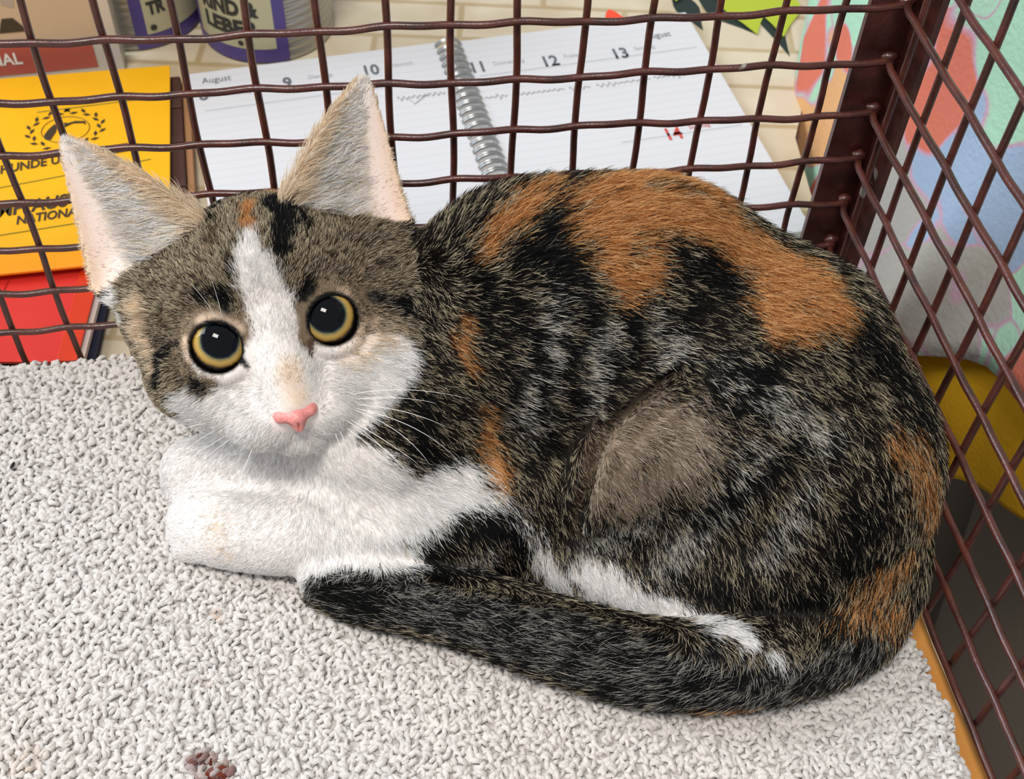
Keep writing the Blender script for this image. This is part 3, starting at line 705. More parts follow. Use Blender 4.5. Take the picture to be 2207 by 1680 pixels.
# orange
paint('O',[(1035,545,22),(1080,495,34),(1130,440,34),(1165,405,16)],14)
paint('O',[(1240,440,40),(1300,405,56),(1400,390,50),(1500,415,54)],14)
paint('O',[(1250,490,48),(1350,455,70),(1480,470,64),(1600,530,70),(1700,600,80),(1755,650,62)],14)
paint('O',[(1640,640,44),(1690,690,46),(1640,700,22)],12)
paint('O',[(1290,520,46),(1310,580,44),(1330,630,20)],12)
paint('O',[(1380,560,36),(1350,600,30)],12)
paint('K',[(1430,540,30),(1500,565,36),(1545,610,24)],12)
paint('K',[(1470,650,26),(1440,690,18)],10)
paint('D',[(1530,420,14),(1640,455,22),(1760,560,18),(1820,640,20)],14)
paint('O',[(988,690,10),(988,740,16),(1000,780,12)],9)
paint('O',[(1032,870,6),(1040,910,12),(1045,970,24),(1062,1015,26),(1075,1045,16)],10)
paint('O',[(1920,935,26),(1960,965,38),(1990,1030,40),(2015,1100,26)],26,2,.72*np.ones(NV))
paint('O',[(1960,1180,20),(1900,1240,40),(1850,1310,40),(1930,1310,30)],30,2,.68*np.ones(NV))
# thigh patch and crease
paint('G',[(1300,1060,44),(1340,970,60),(1410,905,54),(1490,915,46),(1450,990,60),(1350,1080,50)],24)
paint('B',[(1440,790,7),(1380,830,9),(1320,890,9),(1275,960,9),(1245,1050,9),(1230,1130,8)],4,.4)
paint('L',[(1400,1110,30),(1300,1150,36),(1260,1180,30)],14)
# white
paint('W',[(620,1060,150),(760,1090,120),(900,1080,80),(990,1050,60),(1050,1085,34),(1100,1110,20)],12)
paint('W',[(420,1170,80),(600,1190,80),(800,1190,70),(880,1215,40)],10)
paint('W',[(420,1010,90),(520,980,90)],10)
paint('W',[(1120,1130,14),(1160,1190,24),(1190,1240,26)],9)
paint('W',[(680,1000,46),(770,1005,50),(840,1020,40)],14)
LEG=((CM[:,0]<.112)&(CM[:,2]<.062)&(CM[:,1]>-.13)&(CM[:,1]<-.03)&~HEAD&((CM[:,1]>-.1035)|(CM[:,0]<.085)))
WT[LEG]=0; WT[LEG,CI['W']]=1
paint('K',[(945,1190,42),(1010,1145,48),(1075,1135,46),(1110,1180,42),(1030,1215,44),(930,1228,26)],10)
paint('D',[(990,1190,30),(1070,1190,34)],14)
paint('L',[(980,1215,14),(1040,1190,14)],9)
paint('W',[(1265,1235,46),(1340,1275,44),(1430,1315,32),(1540,1350,22),(1620,1385,14),(1680,1415,7)],7)
paint('W',[(1180,1255,24),(1240,1275,20)],8)
# tail
TAILZ=(CM[:,2]<.042)
paint('S',[(690,1262,26),(740,1262,34),(810,1264,42),(890,1272,46)],5)
paint('S',[(715,1285,40),(800,1300,56),(900,1310,64),(1060,1350,74),(1250,1400,80),(1430,1460,84),(1620,1480,70),(1780,1440,60),(1880,1390,50)],8)
paint('W',[(1330,1285,30),(1430,1315,26),(1480,1335,24),(1540,1350,20),(1620,1385,13),(1680,1412,6)],6)
paint('C',[(470,1130,26),(480,1190,20)],24,1,.35*np.ones(NV))
paint('K',[(715,1275,30),(820,1310,40)],14)
paint('O',[(1560,1540,18),(1640,1520,22)],16,1)
# ---- head
hs=HEAD.astype(float)
WT[HEAD]=0; WT[HEAD,CI['T']]=1
paint('K',[(470,420,26),(520,400,26)],10,1,hs)
paint('K',[(440,470,16),(470,440,14)],9,1,hs)
paint('O',[(585,385,26),(620,390,14)],8,1,hs)
paint('K',[(590,440,30),(615,480,26),(608,530,18),(606,580,8)],7,1,hs)
paint('K',[(660,500,14),(640,450,14)],9,1,hs)
paint('K',[(665,590,8),(655,640,9),(690,610,6)],5,1,hs)
paint('K',[(500,570,7),(508,610,8)],5,1,hs)
paint('K',[(440,640,18),(490,650,18),(480,690,12)],7,1,hs)
paint('B',[(470,500,10),(460,540,8)],7,1,hs)
paint('C',[(300,660,22),(310,720,24),(335,790,16)],10,1,hs)
paint('W',[(245,640,24),(268,690,16)],8,.6,hs)
paint('K',[(378,742,9),(350,775,10),(345,830,12)],5,.6,hs)
paint('K',[(795,640,8),(850,655,16),(880,665,20)],7,.7,hs)
# white of the face
paint('W',[(540,500,12),(535,540,26),(550,590,44),(575,650,52),(600,720,52),(590,800,60)],6,.8,hs)
paint('W',[(590,840,110),(560,900,120),(690,890,110)],8,.8,hs)
paint('W',[(430,880,60),(500,930,80),(390,850,14)],8,.8,hs)
paint('W',[(700,790,50),(780,780,60),(840,770,52),(800,850,70),(740,920,70)],9,.8,hs)
paint('C',[(760,760,26),(830,720,26)],24,1,hs*.6)
paint('T',[(400,790,30),(440,830,22),(455,845,12)],8,1,hs)
paint('K',[(415,820,8),(445,840,7)],6,1,hs)
paint('W',[(410,765,8),(430,800,8),(470,810,8)],6,.6,hs)
paint('O',[(538,445,17),(533,490,14)],6,.8,hs)
paint('C',[(625,800,26),(640,860,26)],16,.6,hs*.7)
paint('C',[(430,690,8),(470,682,9),(515,705,8)],8,.6,hs*.8); paint('C',[(672,668,7),(700,640,8),(745,632,8)],8,.6,hs*.8)
paint('C',[(400,735,8),(410,775,8)],6,.5,hs*.8); paint('C',[(790,690,9),(770,730,9)],8,.5,hs*.8)
CH=HEAD&(hl[:,2]<-21)&(hl[:,1]>-34); WT[CH]=0; WT[CH,CI['W']]=1
# dark rims of the lids and tear lines
for c,g in zip(EC,EG):
    q=CM*1000-c; ax=q@g; rr=np.sqrt(np.maximum((q**2).sum(1)-ax**2,0)); m=(np.clip((8.55-rr)/.6,0,1)*((ax>2.5)&HEAD))[:,None]
    WT=WT*(1-m); WT[:,CI['K']]+=m[:,0]
paint('K',[(508,764,8),(521,778,8),(532,792,6)],3,.2,hs); paint('B',[(668,738,8),(671,772,5)],3,.2,hs)
# ears: pale inside, tabby outside
if EARM.any():
    WT[EARM]=0; WT[EARM&~EARF,CI['T']]=.25; WT[EARM&~EARF,CI['C']]=.75
    inn=EARF; e=np.clip((np.abs(EU)-.72)/.2,0,1)
    pk=np.clip((EU-.25)/.5,0,1)*.8*np.clip((.95-EV)/.2,0,1)
    WT[inn,CI['P']]=pk[inn]*(1-e[inn]); WT[inn,CI['W']]=(1-pk[inn])*(1-e[inn])*.8; WT[inn,CI['C']]=e[inn]+(1-pk[inn])*(1-e[inn])*.2
WT/=WT.sum(1)[:,None]+1e-9
#            root/dark      light tip     light share   skin
PAL={'D':((25,19,14),(208,192,162),.22,(40,32,25)),'K':((11,10,10),(130,122,110),.05,(18,16,15)),'L':((26,23,21),(224,219,208),.5,(62,56,50)),
 'T':((66,54,42),(212,196,168),.60,(110,94,76)),'W':((232,229,226),(250,249,248),.5,(228,220,215)),'O':((172,110,58),(222,172,116),.56,(150,98,54)),
 'G':((150,131,112),(206,192,174),.35,(140,122,104)),'C':((222,200,170),(242,228,206),.5,(218,192,168)),'P':((230,212,202),(246,240,236),.6,(228,202,190)),
 'S':((20,19,19),(176,172,164),.26,(30,29,28)),'B':((78,62,48),(138,116,92),.4,(70,52,38))}
SK=np.array([lin(PAL[c][3]) for c in CLS]); DK=np.array([lin(PAL[c][0]) for c in CLS]); LT=np.array([lin(PAL[c][1]) for c in CLS]); SH=np.array([PAL[c][2] for c in CLS])
ca_=me.color_attributes.new('Col','FLOAT_COLOR','POINT'); full=np.ones((NV,4),np.float32); full[:,:3]=WT@SK; ca_.data.foreach_set('color',full.ravel())
t=NT('kitten_skin'); at=t.n('ShaderNodeVertexColor',layer_name='Col'); t.l(at.outputs[0],t.b.inputs['Base Color']); t.b.inputs['Roughness'].default_value=.7; t.b.inputs['Specular IOR Level'].default_value=.2
t.b.inputs['Subsurface Weight'].default_value=.0
me.materials.append(t.m)
# ---- lie of the coat: (x,y, dx,dy, length mm, lift)
FL=[(640,870,-2,-10,1.0,.25),(600,780,-1,-10,1.6,.2),(580,680,-1,-10,2.4,.2),(545,560,-2,-10,3.2,.2),(540,470,-1,-10,3.6,.25),(580,400,0,-10,4.0,.35),
 (480,620,-5,-9,3.2,.2),(420,560,-6,-8,3.6,.2),(450,470,-3,-10,3.6,.25),(360,640,-10,-4,3.8,.22),(330,720,-10,1,4,.22),(400,840,-9,5,3.6,.2),(480,870,-9,4,3.0,.2),(380,700,-10,-1,3.2,.2),
 (670,600,3,-10,3.2,.2),(740,560,6,-8,3.6,.2),(800,620,10,-3,3.6,.2),(840,700,10,1,4.2,.2),(770,790,10,2,3.2,.2),(820,850,10,5,4.2,.22),(700,510,3,-10,3.6,.25),(850,560,9,-3,4,.25),
 (560,920,-7,8,2.6,.25),(700,930,6,8,2.8,.25),(620,960,0,10,2.4,.3),(520,900,-9,5,2.6,.2),
 (560,1060,-3,10,6,.2),(700,1060,2,10,6.5,.2),(820,1080,7,7,6.5,.2),(960,1060,9,5,6.5,.22),(1050,1070,8,7,6,.2),(450,1000,-6,8,5,.2),
 (400,1150,-9,2,3.2,.2),(420,1080,-9,0,3.2,.2),(560,1180,-6,5,4,.2),(750,1190,3,9,5,.22),(880,1190,6,9,6,.22),(1000,1170,5,9,6,.22),(1090,1190,5,10,6,.22),(1150,1200,2,10,6.5,.22),
 (920,620,7,5,7,.25),(900,800,9,4,6.5,.22),(940,940,8,6,6.5,.22),(1000,560,6,-2,8,.28),(960,480,3,-9,8,.4),(1060,420,6,-9,9,.42),(1150,400,8,-7,9,.42),(1080,520,9,-5,8.5,.3),(1250,380,9,-4,9,.4),
 (1030,700,8,1,7,.22),(1060,850,9,3,7,.2),(1150,650,10,-1,7.5,.22),(1200,800,10,2,7,.2),(1120,950,8,6,7,.2),(1180,1080,4,10,7,.2),(1220,1180,2,10,7,.2),
 (1300,480,10,-1,9,.25),(1400,400,10,-1,9.5,.34),(1550,430,10,2,9,.34),(1700,500,9,4,9,.34),(1320,620,10,2,7.5,.2),(1450,560,10,2,8.5,.22),(1620,560,10,4,9,.25),(1750,640,9,6,9,.28),
 (1350,760,10,1,7,.2),(1500,750,10,4,7.5,.2),(1650,760,9,5,8,.22),(1850,640,8,7,9,.34),(1850,780,8,7,8.5,.28),(1960,850,5,9,8,.35),
 (1350,930,9,3,4.5,.18),(1450,900,10,1,5,.2),(1300,1020,4,9,4.5,.18),(1400,1030,5,8,5.5,.2),(1550,930,9,4,7,.2),(1700,930,8,6,7.5,.22),(1480,1080,5,9,7,.22),(1640,1080,6,9,7.5,.22),(1800,1040,6,8,7.5,.22),
 (1300,1130,1,10,7,.22),(1400,1200,3,10,7,.22),(1560,1230,4,10,7,.22),(1740,1220,3,10,7.5,.22),(1900,1020,4,9,8,.25),(1990,1000,1,10,8,.32),(2000,1120,-1,10,8,.32),(1900,1200,1,10,8.5,.25),(1860,1310,-2,10,8.5,.25),(1940,1330,-2,10,8,.28),
 (1280,1250,4,9,5,.22),(1420,1310,5,9,5,.22),(1560,1355,6,8,6,.22),(1670,1410,4,9,6.5,.25),
 (1850,1400,-8,8,8.5,.2),(1720,1470,-10,4,9,.2),(1560,1480,-10,2,9.5,.2),(1400,1440,-10,0,9.5,.2),(1400,1530,-10,3,9,.22),(1230,1390,-10,-2,9,.2),(1050,1350,-10,-3,8.5,.2),(900,1300,-10,-3,8,.2),(760,1280,-10,-2,7,.2)]
FP=[];FV=[];FLn=[];FLi=[]
for x,y,dx,dy,ln,li in FL:
    h=hit(x,y); v=MR[:,0]*dx-MR[:,1]*dy; FP.append(h);FV.append(v/np.linalg.norm(v));FLn.append(ln);FLi.append(li)
FP=np.array(FP);FV=np.array(FV);FLn=np.array(FLn);FLi=np.array(FLi)
VD=np.zeros((NV,3));VL=np.zeros(NV);VI=np.zeros(NV)
for a in range(0,NV,40000):
    d2=((CM[a:a+40000,None,:]-FP[None])**2).sum(2); w=1/(d2+9e-6)**2; w/=w.sum(1)[:,None]
    VD[a:a+40000]=w@FV; VL[a:a+40000]=w@FLn; VI[a:a+40000]=w@FLi
# tail hair follows the tail, towards the tip; ear hair sweeps across from the inner edge
for (b,a,w,n,L,s_) in EARS:
    m=EARM&(hl[:,0]*s_>0); f=m&EARF
    VD[m]=a; VL[m]=1.8; VI[m]=.12
    VD[f]=(a*.55+w*.85); VL[f]=np.where(EU[f]<.15,8.5,2.2)*np.clip(1.25-EV[f],.35,1); VI[f]=np.where(EU[f]<.15,.42,.15)
    tip=f&(EV>.8); VD[tip]=a; VL[tip]=2.5
VD-=CN*(VD*CN).sum(1)[:,None]; VD/=np.linalg.norm(VD,axis=1)[:,None]+1e-9
VL*=1-.55*np.exp(-(FD/.0045)**2)
# coherent tufts
B1=np.cross(CN,VD)
VD=VD+B1*(.28*nz3(CM,1300,11)+.18*nz3(CM,3000,12))[:,None]
VI=VI*(1+.35*nz3(CM,1600,13))
# density (hairs per mm2)
DEN=np.full(NV,7.0); DEN[HEAD]=13; DEN[EARM]=7; DEN[EARF&(EU>.1)]=7
DEN[(CN@_d)<-.25]*=.35
DEN[CM[:,2]<.0105]=0
for c,g in zip(EC,EG):
    q=CM*1000-c; ax=q@g; rr=np.sqrt(np.maximum((q**2).sum(1)-ax**2,0)); m=HEAD&(ax>-2)
    DEN[m&(rr<8.2)]=0; VL[m&(rr<15)]*=np.clip((rr[m&(rr<15)]-7.2)/7,.3,1)
    out=CM*1000-c-ax[:,None]*g; out/=np.linalg.norm(out,axis=1)[:,None]+1e-9
    k=np.clip((12.5-rr)/3,0,1)[:,None]*m[:,None]; VD=VD*(1-k)+out*k
NP=(CM*1000-hd(0,8.5,-21.5))@HM
DEN[HEAD&(((NP/np.array([7.0,9,4.6]))**2).sum(1)<1)]=0
ML=[(hd(0,12,-25),hd(0,7,-31)),(hd(0,7,-31),hd(5,6,-32.5)),(hd(0,7,-31),hd(-5,6,-32.5))]
for a_1,b_1 in ML:
    d_=b_1-a_1; q=CM*1000-a_1; tt=np.clip(q@d_/(d_@d_),0,1); dm=np.linalg.norm(q-tt[:,None]*d_,axis=1); mm=HEAD&(dm<1.5); DEN[HEAD&(dm<1.1)]=0; VL[mm]*=.5; full[mm,:3]=lin((120,74,66))
ca_.data.foreach_set('color',full.ravel())
tri=np.concatenate([CQ[:,[0,1,2]],CQ[:,[0,2,3]]])
A=.5*np.linalg.norm(np.cross(CM[tri[:,1]]-CM[tri[:,0]],CM[tri[:,2]]-CM[tri[:,0]]),axis=1)*1e6
p=A*DEN[tri].mean(1); NH=int(p.sum()); print('hairs',NH)
idx=rng.choice(len(tri),NH,p=p/p.sum()); T=tri[idx]
u=rng.random((NH,2)); f=u.sum(1)>1; u[f]=1-u[f]; bc=np.stack([1-u.sum(1),u[:,0],u[:,1]],1)
def itp(X): return (X[T]*(bc[:,:,None] if X.ndim==2 else bc)).sum(1)
P0=itp(CM);N0=itp(CN);N0/=np.linalg.norm(N0,axis=1)[:,None];D0=itp(VD);D0-=N0*(D0*N0).sum(1)[:,None];D0/=np.linalg.norm(D0,axis=1)[:,None]+1e-9
L0=itp(VL*np.where(HEAD,1,.84)*np.where(LEG,.62,1))*rng.uniform(.55,1.15,NH)/1000; I0=np.clip(itp(VI)+rng.normal(0,.07,NH),.05,.9)
B0=np.cross(N0,D0); D0=D0+B0*rng.normal(0,.16,NH)[:,None]
W0=itp(WT); cs=W0.cumsum(1); ch=(rng.random(NH)[:,None]*cs[:,-1:]>cs).sum(1).clip(0,len(CLS)-1)
NK=5; s=np.linspace(0,1,NK)
HP=np.zeros((NH,NK,3),np.float32); cv=rng.normal(0,.10,NH)
for k in range(NK):
    HP[:,k]=P0-N0*.0002+L0[:,None]*(D0*(s[k]*np.sqrt(1-np.clip(I0,0,.9)**2))[:,None]+N0*(I0*(s[k]*1.7-.75*s[k]**2))[:,None]+B0*(cv*s[k]**2)[:,None])
HP[...,2]=np.maximum(HP[...,2],.0098)
light=rng.random(NH)<SH[ch]*np.where(np.isin(ch,[0,2,9]),.35+1.5*itp(NZ1*.7+.5).clip(0,1),1)
br=rng.uniform(.72,1.18,NH)[:,None]
cd_=DK[ch]*br; cl_=LT[ch]*rng.uniform(.75,1.1,NH)[:,None]
HC=np.ones((NH,NK,4),np.float32)
sol=np.isin(ch,[CI['W'],CI['O'],CI['C'],CI['P'],CI['G'],CI['B']])
for k,(b1) in enumerate([.0,.03,.35,1.0,.9]):
    mixv=np.where(light,np.where(sol,1.,b1),0.)[:,None]
    HC[:,k,:3]=cd_*(1-mixv)+cl_*mixv
hc=bpy.data.hair_curves.new('fur'); hc.add_curves([NK]*NH)
hc.attributes['position'].data.foreach_set('vector',HP.ravel())
rad=np.where(itp(HEAD.astype(float))>.5,.000055,.000075)*rng.uniform(.8,1.2,NH)*np.where(light&~sol,1.3,1)
RR=(rad[:,None]*np.array([1,1,.9,.65,.2])[None]).astype(np.float32)
ra=hc.attributes.get('radius') or hc.attributes.new('radius','FLOAT','POINT'); ra.data.foreach_set('value',RR.ravel())
co=hc.attributes.new('Col','FLOAT_COLOR','POINT'); co.data.foreach_set('color',HC.ravel())
fur=bpy.data.objects.new('fur',hc); COL.objects.link(fur); kch(fur); tag(fur,kind='stuff')
t=NT('fur'); at=t.n('ShaderNodeAttribute',attribute_name='Col'); t.l(at.outputs['Color'],t.b.inputs['Base Color']); t.b.inputs['Roughness'].default_value=.55; t.b.inputs['Specular IOR Level'].default_value=.2
tr=t.n('ShaderNodeBsdfTranslucent'); t.l(at.outputs['Color'],tr.inputs[0]); ms=t.n('ShaderNodeMixShader'); ms.inputs[0].default_value=.38; t.l(t.b.outputs[0],ms.inputs[1]); t.l(tr.outputs[0],ms.inputs[2]); t.l(ms.outputs[0],t.out.inputs[0])
hc.materials.append(t.m)
# ---- eyes
t=NT('kitten_eye'); tc=t.n('ShaderNodeTexCoord'); sp=t.n('ShaderNodeSeparateXYZ'); t.l(tc.outputs['Object'],sp.inputs[0])
x2=t.n('ShaderNodeVectorMath',operation='MULTIPLY'); t.l(tc.outputs['Object'],x2.inputs[0]); x2.inputs[1].default_value=(100,100,0)
ln=t.n('ShaderNodeVectorMath',operation='LENGTH'); t.l(x2.outputs[0],ln.inputs[0])
nz=t.n('ShaderNodeTexNoise',i_Scale=700.,i_Detail=5.); t.l(tc.outputs['Object'],nz.inputs['Vector'])
md=t.n('ShaderNodeMath',operation='MULTIPLY_ADD'); t.l(nz.outputs[0],md.inputs[0]); md.inputs[1].default_value=.06; t.l(ln.outputs['Value'],md.inputs[2])
c=t.ramp(md.outputs[0],[(.0,(3,4,8)),(.525,(4,6,12)),(.565,(46,58,62)),(.60,(128,118,76)),(.68,(182,152,84)),(.755,(164,128,60)),(.80,(70,50,26)),(.83,(16,12,10)),(1,(16,12,10))])
t.l(c,t.b.inputs['Base Color']); t.b.inputs['Roughness'].default_value=.04; t.b.inputs['Specular IOR Level'].default_value=.22
for c,g in zip(EC,EG):
    bm=bmesh.new(); bmesh.ops.create_uvsphere(bm,u_segments=64,v_segments=40,radius=.0098)
    o=bm_obj('eye',bm,t.m,None,True)
    # iris axis towards what the kitten looks at
    gz=Vector(_n(CAM*1000+np.array([0,0,60])-c))
    o.parent=kit; o.matrix_parent_inverse=Matrix.Translation(-Vector(kit.location)); o.location=Vector(c/1000); o.rotation_euler=gz.to_track_quat('Z','Y').to_euler()
    o['label']='large black pupil ringed by an amber iris'
# ---- nose leather
def small_sdf(prims,lo,hi,vox):
    ax=[np.arange(lo[i],hi[i],vox) for i in range(3)]; X,Y,Z=np.meshgrid(*ax,indexing='ij'); f=np.full(X.shape,9.)
    for kind,c,r,k in prims:
        k0=np.sqrt(((X-c[0])/r[0])**2+((Y-c[1])/r[1])**2+((Z-c[2])/r[2])**2); k1=np.sqrt(((X-c[0])/r[0]**2)**2+((Y-c[1])/r[1]**2)**2+((Z-c[2])/r[2]**2)**2)+1e-6
        d=k0*(k0-1)/k1
        f=smin(f,d,k) if kind=='u' else -smin(-f,d,k)
    V,Q=surface_nets(f,np.array(lo),vox); return lap(V,Q,4),Q
pr=[('u',(0,1.5,-.2),(3.6,4.2,2.6),.5)]
for s_ in(-1,1): pr+=[('u',(s_*4.0,.6,.3),(2.6,3.2,2.0),1.6)]
pr+=[('u',(0,1.0,-2.6),(1.9,3.6,2.2),1.4)]
for s_ in(-1,1): pr+=[('c',(s_*3.6,3.6,-1.5),(1.7,1.8,.75),.7),('c',(s_*2.5,4.4,-2.3),(.9,1.6,1.0),.6)]
pr+=[('c',(0,5.2,-3),(.28,1.4,2.2),.5)]
V,Q=small_sdf(pr,(-8,-5,-7),(8,8,5),.22)
NW=np.array([hd(0,7.6,-21.2)+HM@(v*np.array([1.0,1.1,1.2])) for v in V])/1000
t=NT('nose_leather'); nz=t.n('ShaderNodeTexNoise',i_Scale=1500.,i_Detail=4.); tc=t.n('ShaderNodeTexCoord'); t.l(tc.outputs['Object'],nz.inputs['Vector'])
t.l(t.ramp(nz.outputs[0],[(.3,(206,120,118)),(.7,(226,150,142))]),t.b.inputs['Base Color']); t.b.inputs['Roughness'].default_value=.42; t.b.inputs['Subsurface Weight'].default_value=.0
bp=t.n('ShaderNodeBump',i_Strength=.3,i_Distance=.0003); t.l(nz.outputs[0],bp.inputs['Height']); t.l(bp.outputs[0],t.b.inputs['Normal'])
if np.linalg.det(HM)<0: Q=Q[:,::-1]
no=kch(mesh_obj('nose',NW,Q,t.m,None,True)); no['label']='small pink nose'
# ---- whiskers: root and tip in the head's own frame (mm)
M_WH=mat('whisker',(236,234,230),.35,.5)
def whisker(r,c,t_,rad=.00013):
    P=[]
    for u_ in np.linspace(0,1,12): P.append((1-u_)**2*r+2*u_*(1-u_)*c+u_*u_*t_)
    V,F=tube(np.array(P)/1000,np.linspace(rad,rad*.25,12),5); kch(mesh_obj('whisker',V,F,M_WH,None,True))
def ipt(x,y,dz):            # a point dz mm in front of the muzzle plane, seen through (x,y)
    base=hd(0,2,-25); d=_n(ray(x,y)); tt=((base+_d*dz-CAM*1000)@_d)/(d@_d); return CAM*1000+d*tt
for (x0,y0,x1,y1,x2,y2,dz) in [(755,852,870,825,1010,860,8),(762,872,880,880,960,920,10),(760,880,900,905,985,990,13),(758,882,870,920,925,1000,15),(750,902,850,960,900,1000,12),
      (750,915,840,970,872,1012,10),(742,920,800,960,850,1010,9),(730,925,750,960,765,1030,8),(720,930,735,960,742,1000,7),(760,862,860,850,940,870,6),(742,905,800,935,842,985,14),
      (450,912,380,925,305,948,6),(490,938,430,970,355,1030,9),(500,945,440,985,375,1045,11),(520,962,500,1000,480,1060,7),(545,965,530,1000,515,1040,6),(470,925,420,950,390,980,8)]:
    r_=np.array(bvh.ray_cast(Vector(CAM),Vector(ray(x0,y0)).normalized())[0] or Vector(ipt(x0,y0,2)/1000))*1000
    whisker(r_-_d*.5,ipt(x1,y1,dz*.8),ipt(x2,y2,dz))
for (x0,y0,x1,y1,x2,y2,dz) in [(690,650,720,600,760,570,6),(700,645,760,600,840,590,8),(470,690,440,640,400,600,6),(480,690,470,640,450,590,5)]:
    r_=np.array(bvh.ray_cast(Vector(CAM),Vector(ray(x0,y0)).normalized())[0] or Vector(ipt(x0,y0,2)/1000))*1000
    def up(x,y,dz): d=_n(ray(x,y)); tt=((r_+_d*dz-CAM*1000)@_d)/(d@_d); return CAM*1000+d*tt
    whisker(r_-_d*.5,up(x1,y1,dz),up(x2,y2,dz*.9),.00009)
# ---------------------------------------------------------------- person standing at the table's edge
per=empty('person',(.50,.06,-.74)); tag(per,'person in a pastel camouflage tunic standing at the table beside the cage','person')
def pch(o): o.parent=per; o.matrix_parent_inverse=Matrix.Translation(-Vector(per.location)); return o
G0=np.array([290.,-330.,-745.]); G1=np.array([800.,450.,900.]); VOX=9.; DIM=np.ceil((G1-G0)/VOX).astype(int); FIELD=np.full(DIM,60.,np.float32)
AX=[(G0[i]+VOX*np.arange(DIM[i])).astype(np.float32) for i in range(3)]
ell((500,60,230),(120,185,250),30); ell((500,60,-20),(135,185,130),30)
for s_ in(-1,1):
    chain([(505,60+s_*95,-80,95),(500,60+s_*95,-380,62),(515,60+s_*90,-690,42)],20); ell((480,60+s_*90,-715,),(110,42,30),20)
    chain([(510,60+s_*185,400,62),(590,60+s_*225,180,46),(640,60+s_*120,40,34),(650,60+s_*40,30,30)],20)
    for f_ in range(4): cap((650,60+s_*40,40-f_*16),(655,60+s_*-20,46-f_*18),9,7,5)
    cap((650,60+s_*40,50),(640,60+s_*15,75),10,7,6)
chain([(505,60,440,70),(495,60,540,58),(490,60,620,60)],20); ell((480,60,720),(98,76,118),25); cap((390,60,705),(370,60,690),14,14,14); ell((500,60,745),(105,84,110),10)
V,Q=surface_nets(FIELD,G0,VOX); V=lap(V,Q,6)
pb=mesh_obj('body',V/1000,Q,mat('skin',(214,168,142),.55),None,True); pch(pb)
# tunic, undershirt and trousers as open garments with thickness
t=NT('camo_print'); tc=t.n('ShaderNodeTexCoord'); nz=t.n('ShaderNodeTexNoise',i_Scale=14.,i_Detail=2.); t.l(tc.outputs['Object'],nz.inputs['Vector'])
mx=t.n('ShaderNodeMix',data_type='RGBA',blend_type='LINEAR_LIGHT'); mx.inputs[0].default_value=.07; t.l(tc.outputs['Object'],mx.inputs[6]); t.l(nz.outputs['Color'],mx.inputs[7])
vo=t.n('ShaderNodeTexVoronoi',i_Scale=19.,i_Randomness=1.); t.l(mx.outputs[2],vo.inputs['Vector'])
sx=t.n('ShaderNodeSeparateColor'); t.l(vo.outputs['Color'],sx.inputs[0])
c=t.ramp(sx.outputs[0],[(0,(160,204,176)),(.30,(150,170,196)),(.46,(166,162,154)),(.62,(204,110,88)),(.70,(166,206,180)),(.90,(212,162,110))],'CONSTANT')
ve=t.n('ShaderNodeTexVoronoi',feature='DISTANCE_TO_EDGE',i_Scale=19.,i_Randomness=1.); t.l(mx.outputs[2],ve.inputs['Vector'])
eg=t.ramp(ve.outputs['Distance'],[(.0,(255,255,255)),(.012,(200,200,200)),(.035,(0,0,0))])
m3=t.n('ShaderNodeMix',data_type='RGBA'); t.l(eg,m3.inputs[0]); t.l(c,m3.inputs[6]); m3.inputs[7].default_value=rgba((190,150,170))
t.l(m3.outputs[2],t.b.inputs['Base Color']); t.b.inputs['Roughness'].default_value=.85
n2=t.n('ShaderNodeTexNoise',i_Scale=420.,i_Detail=3.); t.l(tc.outputs['Object'],n2.inputs['Vector']); bp=t.n('ShaderNodeBump',i_Strength=.35,i_Distance=.0012); t.l(n2.outputs[0],bp.inputs['Height']); t.l(bp.outputs[0],t.b.inputs['Normal'])
M_CAMO=t.m
def gprof(th,z,fold):
    # superellipse section; th=0 faces the table (-X)
    c,s=math.cos(th),math.sin(th); n=2.6
    r=(abs(c)**n+abs(s)**n)**(-1/n)
    a=.182+.02*math.exp(-((z+.02)/.09)**2)-.05*max(0,z-.12)*1.2; b=.235-.06*max(0,z-.25)
    f=fold*(math.sin(th*11+z*9)*.5+math.sin(th*23+3*math.sin(z*14))*.3+.6*math.sin(th*5-z*30))
    return (.515-(a*r+f)*c,.06-(b*r+f)*s)
def garment(name,m,ztop,zbot,fold,nth=180,nz_=46,off=0.):
    V=[];F=[]
    for i in range(nz_+1):
        u=i/nz_
        for k in range(nth):
            th=2*math.pi*k/nth
            x,y=gprof(th,ztop,fold); zb=zbot(y,th); z=ztop+(zb-ztop)*u
            x,y=gprof(th,z,fold*(1+.6*u)); 
            dx,dy=x-.515,y-.06; l=math.hypot(dx,dy); V.append((x+dx/l*off,y+dy/l*off,z+.004*math.sin(th*17)*u))
    for i in range(nz_):
        for k in range(nth): a=i*nth+k;b=i*nth+(k+1)%nth; F.append((a,b,b+nth,a+nth))
    o=mesh_obj(name,V,F,m,None,True); md=o.modifiers.new('cloth','SOLIDIFY'); md.thickness=.002; md.offset=0; return pch(o)
cl_=lambda v,a,b:max(a,min(b,v))
garment('tunic',M_CAMO,.46,lambda y,th:cl_(-.004-.60*y,-.075,.075),.006)
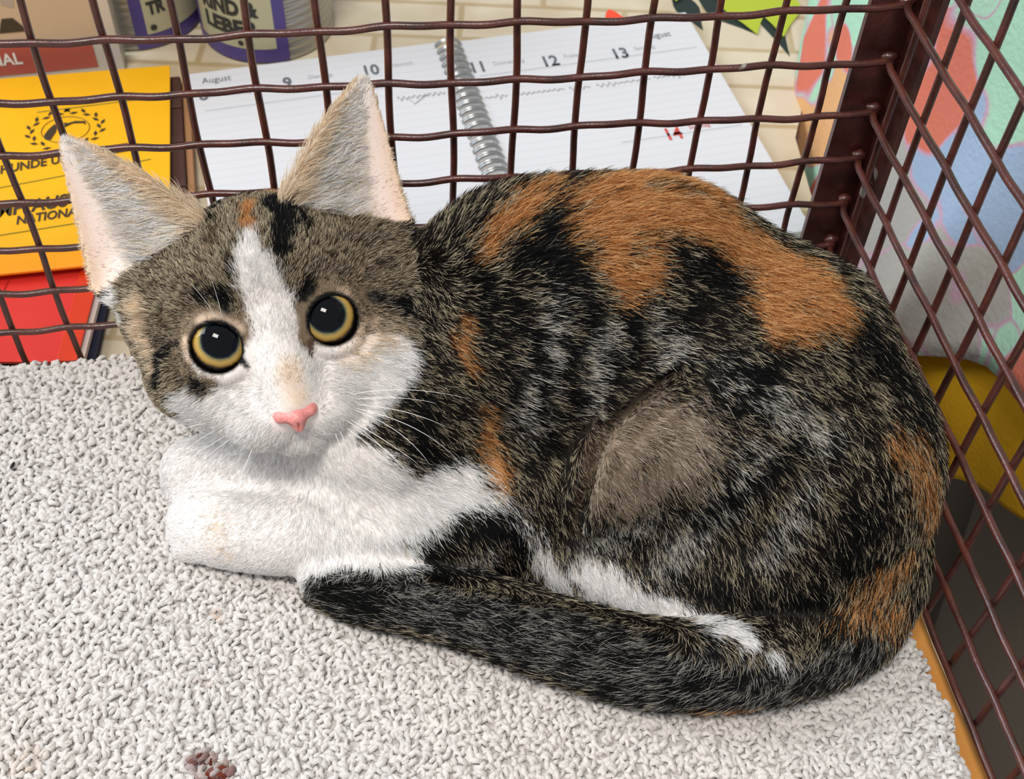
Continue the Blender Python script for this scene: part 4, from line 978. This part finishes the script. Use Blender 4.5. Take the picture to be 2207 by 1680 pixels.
garment('undershirt',mat('jersey_mustard',(206,156,26),.85,.2,bump=(500,.3,.001)),.10,lambda y,th:cl_(-.098-.92*y,-.17,.05),.004,off=-.008)
M_TRO=mat('trousers_slate',(118,108,94),.8,.2,bump=(300,.3,.001))
for s_ in(-1,1):
    P=np.array([(.505,.06+s_*.09,.02),(.505,.06+s_*.094,-.15),(.503,.06+s_*.095,-.38),(.512,.06+s_*.092,-.66)]); V,F=tube(P,[.118,.108,.078,.062],24,False)
    o=mesh_obj('trouser_leg',V,F,M_TRO,None,True); md=o.modifiers.new('cloth','SOLIDIFY'); md.thickness=.003; pch(o)
for s_ in(-1,1):
    P=np.array([(.51,.06+s_*.165,.43),(.54,.06+s_*.205,.33),(.575,.06+s_*.225,.23)]); V,F=tube(P,[.095,.078,.068],20,False); o=mesh_obj('sleeve',V,F,M_CAMO,None,True); md=o.modifiers.new('cloth','SOLIDIFY'); md.thickness=.002; pch(o)
bm=bmesh.new(); bmesh.ops.create_uvsphere(bm,u_segments=24,v_segments=16,radius=1)
for v in bm.verts: v.co=Vector((.510+v.co.x*.115,.06+v.co.y*.094,.752+v.co.z*.118))
bmesh.ops.delete(bm,geom=[v for v in bm.verts if v.co.x<.44 and v.co.z<.79],context='VERTS')
pch(bm_obj('hair',bm,mat('hair_brown',(70,50,36),.5,bump=(200,.6,.003)),None,True))
for s_ in(-1,1):
    bm=bmesh.new(); bmesh.ops.create_uvsphere(bm,u_segments=14,v_segments=8,radius=.012); o=bm_obj('eye',bm,mat('person_eye',(60,44,34),.2),None,True); o.location=(.392,.06+s_*.033,.735); pch(o); o.matrix_parent_inverse=Matrix.Translation(-Vector(per.location))
for s_ in(-1,1):
    bm=bmesh.new(); bmesh.ops.create_uvsphere(bm,u_segments=28,v_segments=16,radius=1)
    for v in bm.verts:
        z=v.co.z*.05 if v.co.z>0 else v.co.z*.022
        v.co=Vector((.478+v.co.x*.128,.06+s_*.09+v.co.y*.050*(1-.12*v.co.x),-.717+z*(1+.5*max(0,v.co.x))))
    pch(bm_obj('shoe',bm,mat('shoe_dark',(40,38,40),.5),None,True))
